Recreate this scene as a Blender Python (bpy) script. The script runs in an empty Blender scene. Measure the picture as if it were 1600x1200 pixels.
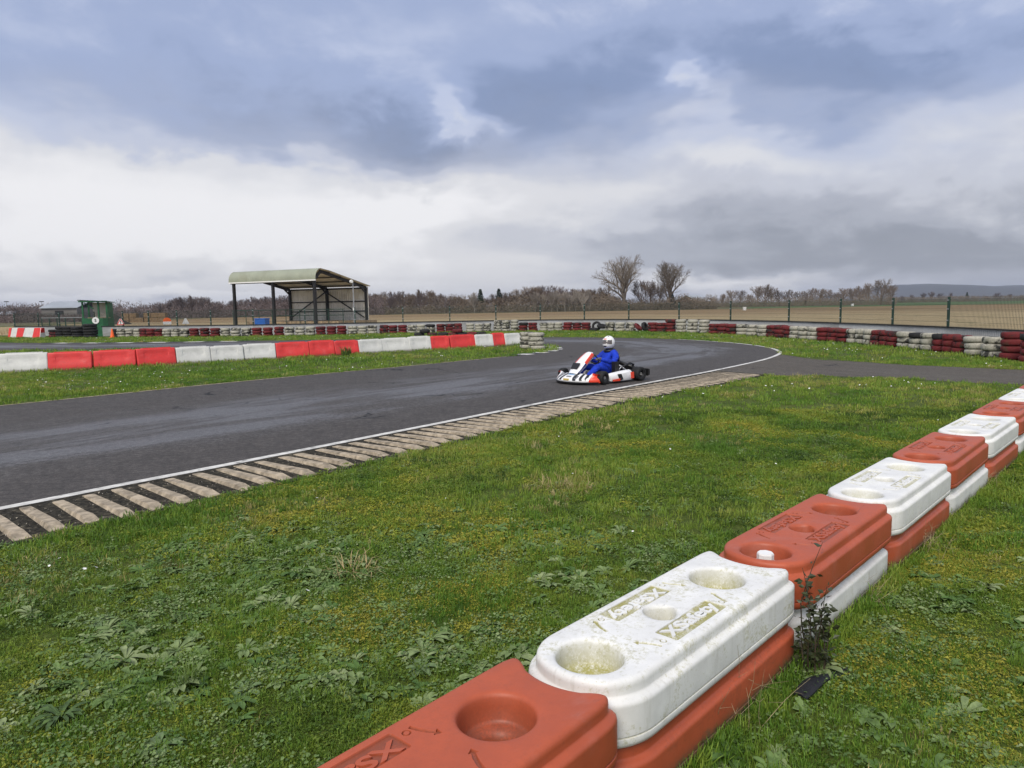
import bpy, bmesh, math, random
import numpy as np
from mathutils import Vector, Matrix, geometry as mgeo
from mathutils import noise as mnoise

random.seed(7)
RNG = np.random.default_rng(11)
scene = bpy.context.scene
COL = scene.collection
PI = math.pi

# ------------------------------------------------------------------ camera
FPX, CAM_H, ROLL = 1110.0, 1.7, 0.016            # focal length in pixels of the 1600 px photograph, eye height, roll
PITCH = math.atan((600 - 478) / FPX)
c_fw = Vector((0, math.cos(PITCH), -math.sin(PITCH)))
c_up0 = Vector((0, math.sin(PITCH), math.cos(PITCH)))
c_rt = Vector((1, 0, 0)) * math.cos(ROLL) - c_up0 * math.sin(ROLL)
c_up = c_up0 * math.cos(ROLL) + Vector((1, 0, 0)) * math.sin(ROLL)
cam_data = bpy.data.cameras.new('camera')
cam_data.sensor_width = 36.0
cam_data.lens = 36.0 * FPX / 1600.0
cam_data.clip_start = 0.05
cam_data.clip_end = 20000
cam = bpy.data.objects.new('camera', cam_data)
COL.objects.link(cam)
m3 = Matrix((c_rt, c_up, -c_fw)).transposed()
cam.matrix_world = Matrix.Translation((0, 0, CAM_H)) @ m3.to_4x4()
scene.camera = cam


def ray(u, v):
    return c_fw + c_rt * ((u - 800) / FPX) + c_up * ((600 - v) / FPX)


def gp(u, v, z=0.0):
    """point of the photograph -> place on the level z"""
    d = ray(u, v)
    return Vector((0, 0, CAM_H)) + d * ((z - CAM_H) / d.z)


def at(u, v, Y):
    """point of the photograph -> place at the distance Y"""
    d = ray(u, v)
    return Vector((0, 0, CAM_H)) + d * (Y / d.y)


# ------------------------------------------------------------------ world and sun
SUN_EL, SUN_AZ = math.radians(46), math.radians(200)     # azimuth clockwise from +Y
world = bpy.data.worlds.new('World')
scene.world = world
world.use_nodes = True
world.cycles.sampling_method = 'MANUAL'
world.cycles.sample_map_resolution = 256
WN, WL = world.node_tree.nodes, world.node_tree.links
WN.clear()


def wmath(op, a, b=None, c=None, clamp=False):
    n = WN.new('ShaderNodeMath')
    n.operation = op
    n.use_clamp = clamp
    for i, s in enumerate((a, b, c)):
        if s is None:
            continue
        if isinstance(s, (int, float)):
            n.inputs[i].default_value = s
        else:
            WL.new(s, n.inputs[i])
    return n.outputs[0]


def build_sky():
    tc = WN.new('ShaderNodeTexCoord')
    sep = WN.new('ShaderNodeSeparateXYZ')
    WL.new(tc.outputs['Generated'], sep.inputs[0])
    X, Y, Z = sep.outputs
    # cloud deck seen in perspective: direction / height
    zc = wmath('MAXIMUM', wmath('ADD', Z, 0.10), 0.03)
    comb = WN.new('ShaderNodeCombineXYZ')
    WL.new(wmath('DIVIDE', X, zc), comb.inputs[0])
    WL.new(wmath('DIVIDE', Y, zc), comb.inputs[1])

    def noise(vec, scale, detail, rough=0.55, dist=0.0, loc=(0, 0, 0), scl=(1, 1, 1)):
        mp = WN.new('ShaderNodeMapping')
        mp.inputs['Location'].default_value = loc
        mp.inputs['Scale'].default_value = scl
        WL.new(vec, mp.inputs[0])
        n = WN.new('ShaderNodeTexNoise')
        n.inputs['Scale'].default_value = scale
        n.inputs['Detail'].default_value = detail
        n.inputs['Roughness'].default_value = rough
        n.inputs['Distortion'].default_value = dist
        WL.new(mp.outputs[0], n.inputs['Vector'])
        return n.outputs['Fac']

    gen = tc.outputs['Generated']
    w1 = noise(gen, 3.6, 4, 0.58, 0.2, (3.1, 0.2, 1.7), (1, 1, 2.2))
    w2 = noise(gen, 3.6, 4, 0.58, 0.2, (7.7, 4.2, 9.1), (1, 1, 2.2))
    w3 = noise(gen, 11.0, 6, 0.6, 0.3, (1.7, 2.2, 5.1), (1, 1, 1.7))
    az0 = wmath('ARCTAN2', X, Y)
    el0 = wmath('ARCSINE', Z)
    fine = wmath('SUBTRACT', w3, 0.5)
    az = wmath('ADD', az0, wmath('ADD', wmath('MULTIPLY', wmath('SUBTRACT', w1, 0.5), 0.42), wmath('MULTIPLY', fine, 0.10)))
    el = wmath('ADD', el0, wmath('ADD', wmath('MULTIPLY', wmath('SUBTRACT', w2, 0.5), 0.16), wmath('MULTIPLY', fine, 0.075)))
    deck = noise(comb.outputs[0], 0.42, 5, 0.52, 0.35, (2.3, 5.9, 0.0), (1, 1.25, 1))
    V = wmath('ADD', 0.66, wmath('MULTIPLY', wmath('SUBTRACT', deck, 0.5), 0.42))
    V = wmath('ADD', V, wmath('MULTIPLY', fine, 0.26))

    def pa(u, v):
        d = ray(u, v).normalized()
        return math.atan2(d.x, d.y), math.asin(d.z)

    for (u, v, su, sv, amp) in SKY_MASSES:
        a0, e0 = pa(u, v)
        ga = wmath('MULTIPLY', wmath('SUBTRACT', az, a0), FPX / su)
        ge = wmath('MULTIPLY', wmath('SUBTRACT', el, e0), FPX / sv)
        q = wmath('ADD', wmath('MULTIPLY', ga, ga), wmath('MULTIPLY', ge, ge))
        V = wmath('ADD', V, wmath('MULTIPLY', wmath('EXPONENT', wmath('MULTIPLY', q, -1.0)), amp))
    V = wmath('ADD', wmath('MULTIPLY', wmath('SUBTRACT', V, 0.62), 1.2), 0.62)
    ramp = WN.new('ShaderNodeValToRGB')
    ramp.color_ramp.interpolation = 'EASE'
    el_ = ramp.color_ramp.elements
    stops = SKY_RAMP
    el_[0].position, el_[0].color = stops[0][0], (*stops[0][1], 1)
    el_[1].position, el_[1].color = stops[-1][0], (*stops[-1][1], 1)
    for p, c in stops[1:-1]:
        e = el_.new(p)
        e.color = (*c, 1)
    WL.new(V, ramp.inputs[0])
    # clouds low over the horizon are greyer than the blue ones overhead
    bw = WN.new('ShaderNodeRGBToBW')
    WL.new(ramp.outputs[0], bw.inputs[0])
    grey = WN.new('ShaderNodeCombineColor')
    WL.new(wmath('MULTIPLY', bw.outputs[0], 1.015), grey.inputs[0])
    WL.new(wmath('MULTIPLY', bw.outputs[0], 0.995), grey.inputs[1])
    WL.new(wmath('MULTIPLY', bw.outputs[0], 1.02), grey.inputs[2])
    mr = WN.new('ShaderNodeMapRange')
    mr.interpolation_type = 'SMOOTHSTEP'
    mr.inputs['From Min'].default_value = math.radians(17)
    mr.inputs['From Max'].default_value = math.radians(6)
    mr.inputs['To Min'].default_value = 0.0
    mr.inputs['To Max'].default_value = 0.72
    WL.new(el, mr.inputs['Value'])
    mx = WN.new('ShaderNodeMix')
    mx.data_type = 'RGBA'
    WL.new(mr.outputs[0], mx.inputs['Factor'])
    WL.new(ramp.outputs[0], mx.inputs[6])
    WL.new(grey.outputs[0], mx.inputs[7])
    sky = WN.new('ShaderNodeTexSky')
    sky.sky_type = 'NISHITA'
    sky.sun_disc = False
    sky.sun_elevation = SUN_EL
    sky.sun_rotation = SUN_AZ
    b1 = WN.new('ShaderNodeBackground')
    b1.inputs['Strength'].default_value = 0.05
    WL.new(sky.outputs[0], b1.inputs['Color'])
    b2 = WN.new('ShaderNodeBackground')
    b2.inputs['Strength'].default_value = SKY_GAIN
    WL.new(mx.outputs[2], b2.inputs['Color'])
    ms = WN.new('ShaderNodeMixShader')
    ms.inputs[0].default_value = 0.93
    WL.new(b1.outputs[0], ms.inputs[1])
    WL.new(b2.outputs[0], ms.inputs[2])
    out = WN.new('ShaderNodeOutputWorld')
    WL.new(ms.outputs[0], out.inputs[0])


SKY_GAIN = 0.5
USE_HAZE, HAZE_DENSITY = True, 0.00018
SKY_RAMP = [(0.0, (0.17, 0.22, 0.35)), (0.25, (0.255, 0.325, 0.51)), (0.45, (0.37, 0.445, 0.655)),
            (0.62, (0.54, 0.60, 0.78)), (0.80, (0.73, 0.745, 0.80)), (1.0, (0.90, 0.90, 0.90))]
# cloud masses: where (point of the photograph), how wide and high, how much lighter or darker
SKY_MASSES = [
    (800, 90, 1300, 190, -0.17),
    (200, 345, 420, 85, 0.22), (560, 370, 330, 75, 0.16), (60, 235, 160, 50, 0.12), (330, 262, 170, 26, 0.16), (640, 330, 160, 30, 0.16),
    (430, 205, 330, 70, -0.09), (660, 245, 140, 60, -0.20), (860, 165, 130, 70, -0.14),
    (1200, 90, 260, 70, -0.16), (1500, 60, 200, 60, -0.08), (640, 110, 150, 50, 0.12),
    (1120, 135, 42, 38, 0.34), (1110, 240, 190, 42, 0.20), (1560, 190, 110, 50, 0.14), (1420, 120, 240, 75, -0.10), (250, 330, 300, 60, 0.08), (750, 175, 45, 50, 0.30),
    (1330, 325, 330, 34, -0.10), (1150, 400, 330, 40, -0.26), (1520, 405, 220, 45, -0.24),
    (880, 320, 130, 40, 0.08), (1120, 447, 160, 16, 0.34), (160, 467, 230, 9, 0.42), (780, 440, 200, 30, 0.10),
]
build_sky()

sun_data = bpy.data.lights.new('sun', 'SUN')
sun_data.energy = 1.5
sun_data.angle = math.radians(28)
sun_data.color = (1.0, 0.93, 0.83)
sun = bpy.data.objects.new('sun', sun_data)
COL.objects.link(sun)
sd = Vector((math.sin(SUN_AZ) * math.cos(SUN_EL), math.cos(SUN_AZ) * math.cos(SUN_EL), math.sin(SUN_EL)))
sun.rotation_euler = sd.to_track_quat('Z', 'Y').to_euler()
sun.location = sd * 50

scene.view_settings.view_transform = 'Standard'
scene.view_settings.look = 'None'
scene.view_settings.gamma = 1.0
scene.view_settings.exposure = 1.05
scene.view_settings.use_curve_mapping = False
scene.cycles.max_bounces = 5
scene.cycles.diffuse_bounces = 2
scene.cycles.glossy_bounces = 2
scene.cycles.transmission_bounces = 2
scene.cycles.transparent_max_bounces = 4

# ------------------------------------------------------------------ materials
def srgb(r, g, b):
    f = lambda c: c / 12.92 if c <= 0.04045 else ((c + 0.055) / 1.055) ** 2.4
    return tuple(f(x / 255.0) for x in (r, g, b))


class NT:
    """a material and small helpers to wire its nodes"""

    def __init__(self, name):
        self.m = bpy.data.materials.new(name)
        self.m.use_nodes = True
        self.n, self.l = self.m.node_tree.nodes, self.m.node_tree.links
        self.b = self.n['Principled BSDF']
        self._v = {}

    def link(self, a, b):
        self.l.new(a, b)

    def coord(self, kind='Object', rnd=False):
        key = (kind, rnd)
        if key in self._v:
            return self._v[key]
        if kind == 'World':
            o = self.n.new('ShaderNodeNewGeometry').outputs['Position']
        elif kind == 'UV':
            o = self.n.new('ShaderNodeTexCoord').outputs['UV']
        else:
            o = self.n.new('ShaderNodeTexCoord').outputs[kind]
        if rnd:
            oi = self.n.new('ShaderNodeObjectInfo')
            va = self.n.new('ShaderNodeVectorMath')
            va.operation = 'ADD'
            sc = self.n.new('ShaderNodeVectorMath')
            sc.operation = 'SCALE'
            sc.inputs[0].default_value = (37.0, 71.0, 53.0)
            self.link(oi.outputs['Random'], sc.inputs['Scale'])
            self.link(o, va.inputs[0])
            self.link(sc.outputs[0], va.inputs[1])
            o = va.outputs[0]
        self._v[key] = o
        return o

    def noise(self, vec, scale, detail=4, rough=0.55, dist=0.0, scl=None):
        if scl:
            mp = self.n.new('ShaderNodeMapping')
            mp.inputs['Scale'].default_value = scl
            self.link(vec, mp.inputs[0])
            vec = mp.outputs[0]
        n = self.n.new('ShaderNodeTexNoise')
        n.inputs['Scale'].default_value = scale
        n.inputs['Detail'].default_value = detail
        n.inputs['Roughness'].default_value = rough
        n.inputs['Distortion'].default_value = dist
        self.link(vec, n.inputs['Vector'])
        return n.outputs['Fac']

    def voronoi(self, vec, scale, feature='F1', out='Distance'):
        n = self.n.new('ShaderNodeTexVoronoi')
        n.feature = feature
        n.inputs['Scale'].default_value = scale
        self.link(vec, n.inputs['Vector'])
        return n.outputs[out]

    def math(self, op, a, b=None, clamp=False):
        n = self.n.new('ShaderNodeMath')
        n.operation = op
        n.use_clamp = clamp
        for i, s in enumerate((a, b)):
            if s is None:
                continue
            if isinstance(s, (int, float)):
                n.inputs[i].default_value = s
            else:
                self.link(s, n.inputs[i])
        return n.outputs[0]

    def rng(self, v, a, b, c=0.0, d=1.0, smooth=True):
        n = self.n.new('ShaderNodeMapRange')
        if smooth:
            n.interpolation_type = 'SMOOTHSTEP'
        n.inputs['From Min'].default_value = a
        n.inputs['From Max'].default_value = b
        n.inputs['To Min'].default_value = c
        n.inputs['To Max'].default_value = d
        self.link(v, n.inputs['Value'])
        return n.outputs[0]

    def mix(self, fac, a, b, blend='MIX'):
        n = self.n.new('ShaderNodeMix')
        n.data_type = 'RGBA'
        n.blend_type = blend
        for s, i in ((fac, 0), (a, 6), (b, 7)):
            if isinstance(s, (int, float)):
                n.inputs[i].default_value = s
            elif isinstance(s, tuple):
                n.inputs[i].default_value = (*s, 1)
            else:
                self.link(s, n.inputs[i])
        return n.outputs[2]

    def ramp(self, v, stops):
        n = self.n.new('ShaderNodeValToRGB')
        e = n.color_ramp.elements
        e[0].position, e[0].color = stops[0][0], (*stops[0][1], 1)
        e[1].position, e[1].color = stops[-1][0], (*stops[-1][1], 1)
        for p, c in stops[1:-1]:
            q = e.new(p)
            q.color = (*c, 1)
        self.link(v, n.inputs[0])
        return n.outputs[0]

    def bump(self, h, strength=0.3, dist=0.01):
        n = self.n.new('ShaderNodeBump')
        n.inputs['Strength'].default_value = strength
        n.inputs['Distance'].default_value = dist
        self.link(h, n.inputs['Height'])
        self.link(n.outputs[0], self.b.inputs['Normal'])

    def attr(self, name, kind='GEOMETRY', out='Fac'):
        n = self.n.new('ShaderNodeAttribute')
        n.attribute_name = name
        n.attribute_type = kind
        return n.outputs[out]

    def set(self, color=None, rough=None, metal=None, spec=None):
        for s, k in ((color, 'Base Color'), (rough, 'Roughness'), (metal, 'Metallic'), (spec, 'Specular IOR Level')):
            if s is None:
                continue
            if isinstance(s, tuple):
                self.b.inputs[k].default_value = (*s, 1)
            elif isinstance(s, (int, float)):
                self.b.inputs[k].default_value = s
            else:
                self.link(s, self.b.inputs[k])
        return self.m


def simple(name, col, rough=0.6, metal=0.0, var=0.25, scale=6.0, bump=0.0, dirt=None, dirt_amt=0.4, spec=0.4):
    """plain worn surface: noise in the colour, patches of dirt, a little relief"""
    t = NT(name)
    o = t.coord('Object', True)
    n = t.noise(o, scale, 5, 0.6)
    dark = tuple(c * (1 - var) for c in col)
    light = tuple(min(1, c * (1 + var * 0.6)) for c in col)
    c = t.mix(t.rng(n, 0.3, 0.7), dark, light)
    if dirt:
        d = t.noise(o, scale * 0.6, 6, 0.68, 0.5)
        c = t.mix(t.rng(d, 0.5, 0.72, 0, dirt_amt), c, dirt)
    if bump:
        t.bump(t.noise(o, scale * 8, 3), bump, 0.004)
    r = t.rng(n, 0.2, 0.8, max(0.05, rough - 0.08), min(1, rough + 0.08))
    return t.set(c, r, metal, spec)


M = {}


def make_grass_ground():
    t = NT('turf_soil')
    w = t.coord('World')
    a = t.noise(w, 0.55, 5, 0.6)
    b = t.noise(w, 5.0, 6, 0.65)
    c = t.noise(w, 38.0, 5, 0.7)
    base = t.ramp(b, [(0.25, (0.03, 0.045, 0.012)), (0.45, (0.06, 0.095, 0.018)), (0.62, (0.10, 0.14, 0.025)), (0.8, (0.16, 0.16, 0.04))])
    far = t.ramp(a, [(0.3, (0.085, 0.125, 0.022)), (0.55, (0.13, 0.165, 0.03)), (0.75, (0.20, 0.195, 0.055))])
    col = t.mix(0.5, base, far)
    col = t.mix(t.rng(c, 0.3, 0.75), t.mix(1.0, col, (0.45, 0.45, 0.42), 'MULTIPLY'), col)
    t.bump(c, 0.6, 0.03)
    M['turf'] = t.set(col, 0.9, spec=0.15)


def make_asphalt(key, base, lite, patch):
    t = NT(key)
    w = t.coord('World')
    uv = t.coord('UV')
    grain = t.noise(w, 75, 6, 0.8)
    mid = t.noise(w, 3.2, 6, 0.62)
    mott = t.noise(w, 13, 8, 0.78)
    big = t.noise(w, 0.35, 5, 0.6)
    streak = t.noise(uv, 1.0, 6, 0.65, 0.5, (0.25, 1.1, 1))
    wear = t.math('MULTIPLY', t.rng(streak, 0.36, 0.66), 1.0)
    if patch:
        # racing line: polished lane along the track (the strip's v coordinate runs across it)
        sep = t.n.new('ShaderNodeSeparateXYZ')
        t.link(uv, sep.inputs[0])
        v = t.math('ADD', t.math('ADD', sep.outputs[1], t.math('MULTIPLY', t.math('SUBTRACT', mott, 0.5), 1.3)), t.math('MULTIPLY', t.math('SUBTRACT', big, 0.5), 2.6))
        lane = t.math('MULTIPLY', t.rng(v, 1.0, 2.6), t.rng(v, 6.0, 3.4))
        wear = t.math('MULTIPLY', t.math('ADD', 0.25, wear), lane, True)
    else:
        wear = t.math('MULTIPLY', wear, 0.3)
    col = t.mix(t.rng(mid, 0.3, 0.7), base, tuple(x * 1.35 for x in base))
    col = t.mix(wear, col, lite)
    col = t.mix(t.rng(grain, 0.35, 0.72), t.mix(1.0, col, (0.42, 0.42, 0.42), 'MULTIPLY'), t.mix(1.0, col, (1.5, 1.5, 1.5), 'MULTIPLY'))
    col = t.mix(t.rng(mott, 0.36, 0.66), t.mix(1.0, col, (0.62, 0.62, 0.62), 'MULTIPLY'), t.mix(1.0, col, (1.3, 1.29, 1.27), 'MULTIPLY'))
    # cracks
    wc = t.n.new('ShaderNodeVectorMath')
    wc.operation = 'ADD'
    nz = t.n.new('ShaderNodeTexNoise')
    nz.inputs['Scale'].default_value = 1.4
    nz.inputs['Detail'].default_value = 4
    t.link(w, nz.inputs['Vector'])
    t.link(w, wc.inputs[0])
    t.link(nz.outputs['Color'], wc.inputs[1])
    cr = t.voronoi(wc.outputs[0], 0.42, 'DISTANCE_TO_EDGE')
    crm = t.math('MULTIPLY', t.rng(cr, 0.016, 0.005), t.rng(t.noise(w, 0.5, 3), 0.54, 0.60))
    col = t.mix(crm, col, (0.006, 0.006, 0.006))
    # tyre scuffs along the track
    sk = t.noise(uv, 1.0, 4, 0.6, 0.6, (0.22, 9.0, 1))
    col = t.mix(t.rng(sk, 0.60, 0.74, 0, 0.40), col, (0.012, 0.012, 0.013))
    # small pale grit
    gr = t.voronoi(w, 26, 'F1')
    gm = t.math('MULTIPLY', t.rng(gr, 0.10, 0.05), t.rng(t.noise(w, 6.0, 4), 0.56, 0.66))
    col = t.mix(gm, col, (0.28, 0.26, 0.22))
    t.bump(grain, 0.5, 0.006)
    rough = t.rng(wear, 0.0, 0.9, 0.82, 0.50)
    M[key] = t.set(col, rough, spec=0.30)


def make_plastic(key, col, dirt_col, algae):
    """moulded barrier plastic with scuffs, grime and algae"""
    t = NT(key)
    o = t.coord('Object', True)
    n = t.noise(o, 5, 5, 0.6)
    fine = t.noise(o, 60, 4, 0.7)
    c = t.mix(t.rng(n, 0.3, 0.75), tuple(x * 0.86 for x in col), tuple(min(1, x * 1.06) for x in col))
    c = t.mix(t.rng(fine, 0.55, 0.8, 0, 0.22), c, dirt_col)
    grime = t.math('ADD', t.math('MULTIPLY', t.noise(o, 5.0, 8, 0.78, 0.3), 0.6), t.math('MULTIPLY', t.noise(o, 70, 5, 0.75), 0.4))
    amt = t.attr('grime', 'OBJECT')
    c = t.mix(t.math('MULTIPLY', t.rng(grime, 0.50, 0.62), t.math('MULTIPLY', amt, 0.55)), c, algae)
    pool = t.attr('pool')                         # where dirt settles: wells, letter panels, seams
    c = t.mix(t.math('MULTIPLY', t.math('MULTIPLY', pool, t.math('ADD', t.math('MULTIPLY', amt, 0.5), 0.5)), t.rng(t.math('ADD', t.math('MULTIPLY', t.noise(o, 9, 8, 0.8), 0.6), t.math('MULTIPLY', t.noise(o, 120, 4, 0.7), 0.4)), 0.33, 0.56)), c, algae)
    scr = t.noise(o, 1.0, 4, 0.65, 0.4, (6, 90, 60))
    c = t.mix(t.rng(scr, 0.66, 0.76, 0, 0.35), c, dirt_col)
    # rain streaks and grazes on the side faces
    st = t.noise(o, 1.0, 5, 0.65, 0.3, (26, 26, 2.5))
    c = t.mix(t.math('MULTIPLY', t.rng(st, 0.52, 0.75), t.math('MULTIPLY', amt, 0.35)), c, dirt_col)
    # sun-bleached patches and black tyre rub
    bl = t.noise(o, 2.2, 6, 0.7, 0.6)
    c = t.mix(t.rng(bl, 0.52, 0.72, 0, 0.30), c, tuple(min(0.8, x * 0.75 + 0.13) for x in col))
    rb_ = t.noise(o, 1.0, 6, 0.7, 0.8, (3.5, 16, 22))
    c = t.mix(t.rng(rb_, 0.63, 0.72, 0, 0.40), c, (0.05, 0.045, 0.04))
    # splashed mud round the foot of the blocks that stand on the ground
    sp_ = t.n.new('ShaderNodeSeparateXYZ')
    t.link(t.coord('Object'), sp_.inputs[0])
    hgt = t.math('ADD', sp_.outputs[2], t.math('MULTIPLY', t.math('SUBTRACT', grime, 0.5), 0.22))
    c = t.mix(t.math('MULTIPLY', t.rng(hgt, 0.10, 0.015), t.attr('mud', 'OBJECT')), c, (0.10, 0.085, 0.045))
    t.bump(t.math('ADD', t.math('MULTIPLY', fine, 0.8), n), 0.2, 0.004)
    M[key] = t.set(c, t.rng(n, 0.2, 0.8, 0.42, 0.60), spec=0.4)


def make_tyre(key, col, bare):
    """car tyre, painted or bare, paint worn through to the rubber"""
    t = NT(key)
    o = t.coord('Object', True)
    n = t.noise(o, 3.2, 7, 0.7, 0.6)
    f = t.noise(o, 22, 5, 0.7)
    rub = t.mix(t.rng(f, 0.3, 0.7), (0.008, 0.008, 0.009), (0.028, 0.027, 0.026))
    if bare:
        c = rub
    else:
        p = t.mix(t.rng(f, 0.3, 0.72), tuple(x * 0.6 for x in col), col)
        amt = t.n.new('ShaderNodeObjectInfo').outputs['Random']
        th = t.math('ADD', n, t.math('MULTIPLY', amt, 0.16))
        c = t.mix(t.rng(th, 0.60, 0.70, 0, 0.92), p, rub)
        g = t.noise(o, 5, 4)
        c = t.mix(t.rng(g, 0.5, 0.75, 0, 0.45), c, (0.06, 0.07, 0.035))
    t.bump(f, 0.3, 0.01)
    M[key] = t.set(c, 0.8, spec=0.3)


def make_field():
    t = NT('ploughed_soil')
    w = t.coord('World')
    a = t.noise(w, 0.035, 6, 0.6, 0.4, (1, 2.6, 1))
    b = t.noise(w, 0.5, 6, 0.65, 0.0, (0.35, 1.6, 1))
    f = t.noise(w, 7, 5, 0.7)
    stub = t.ramp(b, [(0.2, (0.27, 0.20, 0.11)), (0.5, (0.44, 0.34, 0.19)), (0.8, (0.58, 0.48, 0.29))])
    soil = t.ramp(b, [(0.2, (0.19, 0.125, 0.065)), (0.5, (0.31, 0.215, 0.115)), (0.8, (0.42, 0.31, 0.175))])
    sep = t.n.new('ShaderNodeSeparateXYZ')
    t.link(w, sep.inputs[0])
    dist = t.math('ADD', sep.outputs[1], t.math('MULTIPLY', t.math('SUBTRACT', a, 0.5), 120.0))
    col = t.mix(t.rng(dist, 72, 135), stub, soil)
    col = t.mix(t.math('MULTIPLY', t.rng(t.noise(w, 0.30, 7, 0.75), 0.54, 0.66), t.rng(dist, 110, 40)), col, (0.085, 0.11, 0.032))
    col = t.mix(t.rng(f, 0.3, 0.75), t.mix(1.0, col, (0.55, 0.55, 0.55), 'MULTIPLY'), col)
    t.bump(b, 0.8, 0.15)
    M['field'] = t.set(col, 0.95, spec=0.1)


def make_leaf(key, stops, gloss=0.55, trans=0.33, spec=0.3, noise_scale=30):
    """foliage: colour by the place's tint (set per instance) and by piece"""
    t = NT(key)
    tint = t.attr('tint', 'INSTANCER')
    rnd = t.n.new('ShaderNodeObjectInfo').outputs['Random']
    v = t.math('ADD', tint, t.math('MULTIPLY', t.math('SUBTRACT', rnd, 0.5), 0.34))
    c = t.ramp(v, stops)
    n = t.noise(t.coord('Object'), noise_scale, 3)
    c = t.mix(t.rng(n, 0.3, 0.7), t.mix(1.0, c, (0.66, 0.68, 0.62), 'MULTIPLY'), t.mix(1.0, c, (1.18, 1.15, 1.1), 'MULTIPLY'))
    t.set(c, gloss, spec=spec)
    tr = t.n.new('ShaderNodeBsdfTranslucent')
    t.link(c, tr.inputs['Color'])
    ms = t.n.new('ShaderNodeMixShader')
    ms.inputs[0].default_value = trans
    t.link(t.b.outputs[0], ms.inputs[1])
    t.link(tr.outputs[0], ms.inputs[2])
    t.link(ms.outputs[0], t.n['Material Output'].inputs['Surface'])
    M[key] = t.m


def make_bark(key, a, b):
    t = NT(key)
    rnd = t.n.new('ShaderNodeObjectInfo').outputs['Random']
    n = t.noise(t.coord('World'), 0.16, 5, 0.7)
    v = t.math('ADD', t.math('MULTIPLY', rnd, 0.45), t.math('MULTIPLY', n, 0.75))
    M[key] = t.set(t.mix(t.rng(v, 0.2, 0.9), a, b), 0.9, spec=0.15)


make_grass_ground()
make_asphalt('track_asphalt', (0.066, 0.060, 0.056), (0.125, 0.123, 0.125), True)
make_asphalt('path_tarmac', (0.085, 0.073, 0.058), (0.13, 0.118, 0.097), False)
make_plastic('plastic_red', (0.43, 0.088, 0.036), (0.20, 0.05, 0.03), (0.12, 0.045, 0.025))
make_plastic('plastic_white', (0.76, 0.76, 0.73), (0.36, 0.34, 0.28), (0.31, 0.29, 0.085))
make_tyre('tyre_red', (0.165, 0.020, 0.022), False)
make_tyre('tyre_white', (0.46, 0.44, 0.365), False)
make_tyre('tyre_black', (0, 0, 0), True)
make_field()
make_leaf('blade', [(0.0, (0.052, 0.125, 0.016)), (0.3, (0.125, 0.245, 0.030)), (0.58, (0.240, 0.335, 0.048)), (0.82, (0.36, 0.34, 0.10)), (1.0, (0.50, 0.42, 0.22))])
make_leaf('moss', [(0.0, (0.045, 0.095, 0.012)), (0.35, (0.13, 0.21, 0.024)), (0.65, (0.26, 0.31, 0.034)), (1.0, (0.38, 0.35, 0.05))])
make_leaf('weed_leaf', [(0.0, (0.085, 0.16, 0.045)), (0.5, (0.16, 0.245, 0.085)), (1.0, (0.26, 0.32, 0.16))], 0.65, 0.2, 0.15)
make_leaf('dry_blade', [(0.0, (0.22, 0.17, 0.07)), (1.0, (0.46, 0.37, 0.20))], 0.7, 0.2)
make_bark('bark_near', (0.15, 0.123, 0.095), (0.21, 0.175, 0.135))
make_bark('birch', (0.24, 0.21, 0.18), (0.38, 0.34, 0.29))
make_bark('bark_far', (0.085, 0.062, 0.050), (0.22, 0.165, 0.12))
make_bark('bark_purple', (0.085, 0.066, 0.066), (0.16, 0.125, 0.115))
make_bark('scrub', (0.050, 0.052, 0.032), (0.20, 0.155, 0.115))
make_bark('evergreen', (0.014, 0.026, 0.012), (0.030, 0.046, 0.02))
M['petal'] = simple('daisy_petal', (0.80, 0.80, 0.76), 0.6, var=0.05)
M['yolk'] = simple('daisy_heart', (0.65, 0.42, 0.03), 0.7, var=0.1)
M['concrete'] = simple('kerb_concrete', srgb(166, 153, 133), 0.85, var=0.4, scale=11, bump=0.5, dirt=(0.10, 0.085, 0.06), dirt_amt=0.8, spec=0.2)
M['kerb_soil'] = simple('kerb_soil', (0.034, 0.031, 0.024), 0.95, var=0.7, scale=26, bump=0.8, dirt=(0.16, 0.14, 0.10), dirt_amt=0.9, spec=0.1)
M['gravel'] = simple('pale_chippings', (0.30, 0.27, 0.22), 0.9, var=0.5, scale=9)
M['line_paint'] = simple('line_paint', (0.60, 0.59, 0.55), 0.7, var=0.25, scale=9, dirt=(0.08, 0.078, 0.07), dirt_amt=0.95, spec=0.25)
M['black_paint'] = simple('black_paint', (0.03, 0.03, 0.035), 0.7, var=0.3, scale=4, dirt=(0.12, 0.12, 0.12))
M['fence_green'] = simple('fence_green', (0.012, 0.050, 0.034), 0.45, var=0.2, scale=3, spec=0.5)
M['wire'] = simple('fence_wire', (0.018, 0.040, 0.030), 0.5, var=0.1)
M['sheet_grey'] = simple('corrugated_grey', (0.44, 0.45, 0.46), 0.5, metal=0.15, var=0.2, scale=1.5, dirt=(0.20, 0.19, 0.16), dirt_amt=0.5)
M['cap_black'] = simple('capping_black', (0.012, 0.012, 0.013), 0.5, var=0.2)
M['roof_sage'] = simple('roof_sage', srgb(146, 151, 133), 0.55, var=0.12, scale=0.8, dirt=(0.16, 0.15, 0.10), dirt_amt=0.35)
M['wall_cream'] = simple('wall_cream', srgb(232, 228, 218), 0.6, var=0.12, scale=0.8, dirt=(0.25, 0.22, 0.16), dirt_amt=0.5)
M['steel_black'] = simple('steel_black', (0.014, 0.014, 0.015), 0.5, var=0.2, scale=2)
M['timber'] = simple('timber', srgb(160, 140, 112), 0.85, var=0.4, scale=3, dirt=(0.1, 0.08, 0.05), dirt_amt=0.5)
M['galv'] = simple('galvanised', (0.42, 0.43, 0.44), 0.4, metal=0.6, var=0.15)
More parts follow.
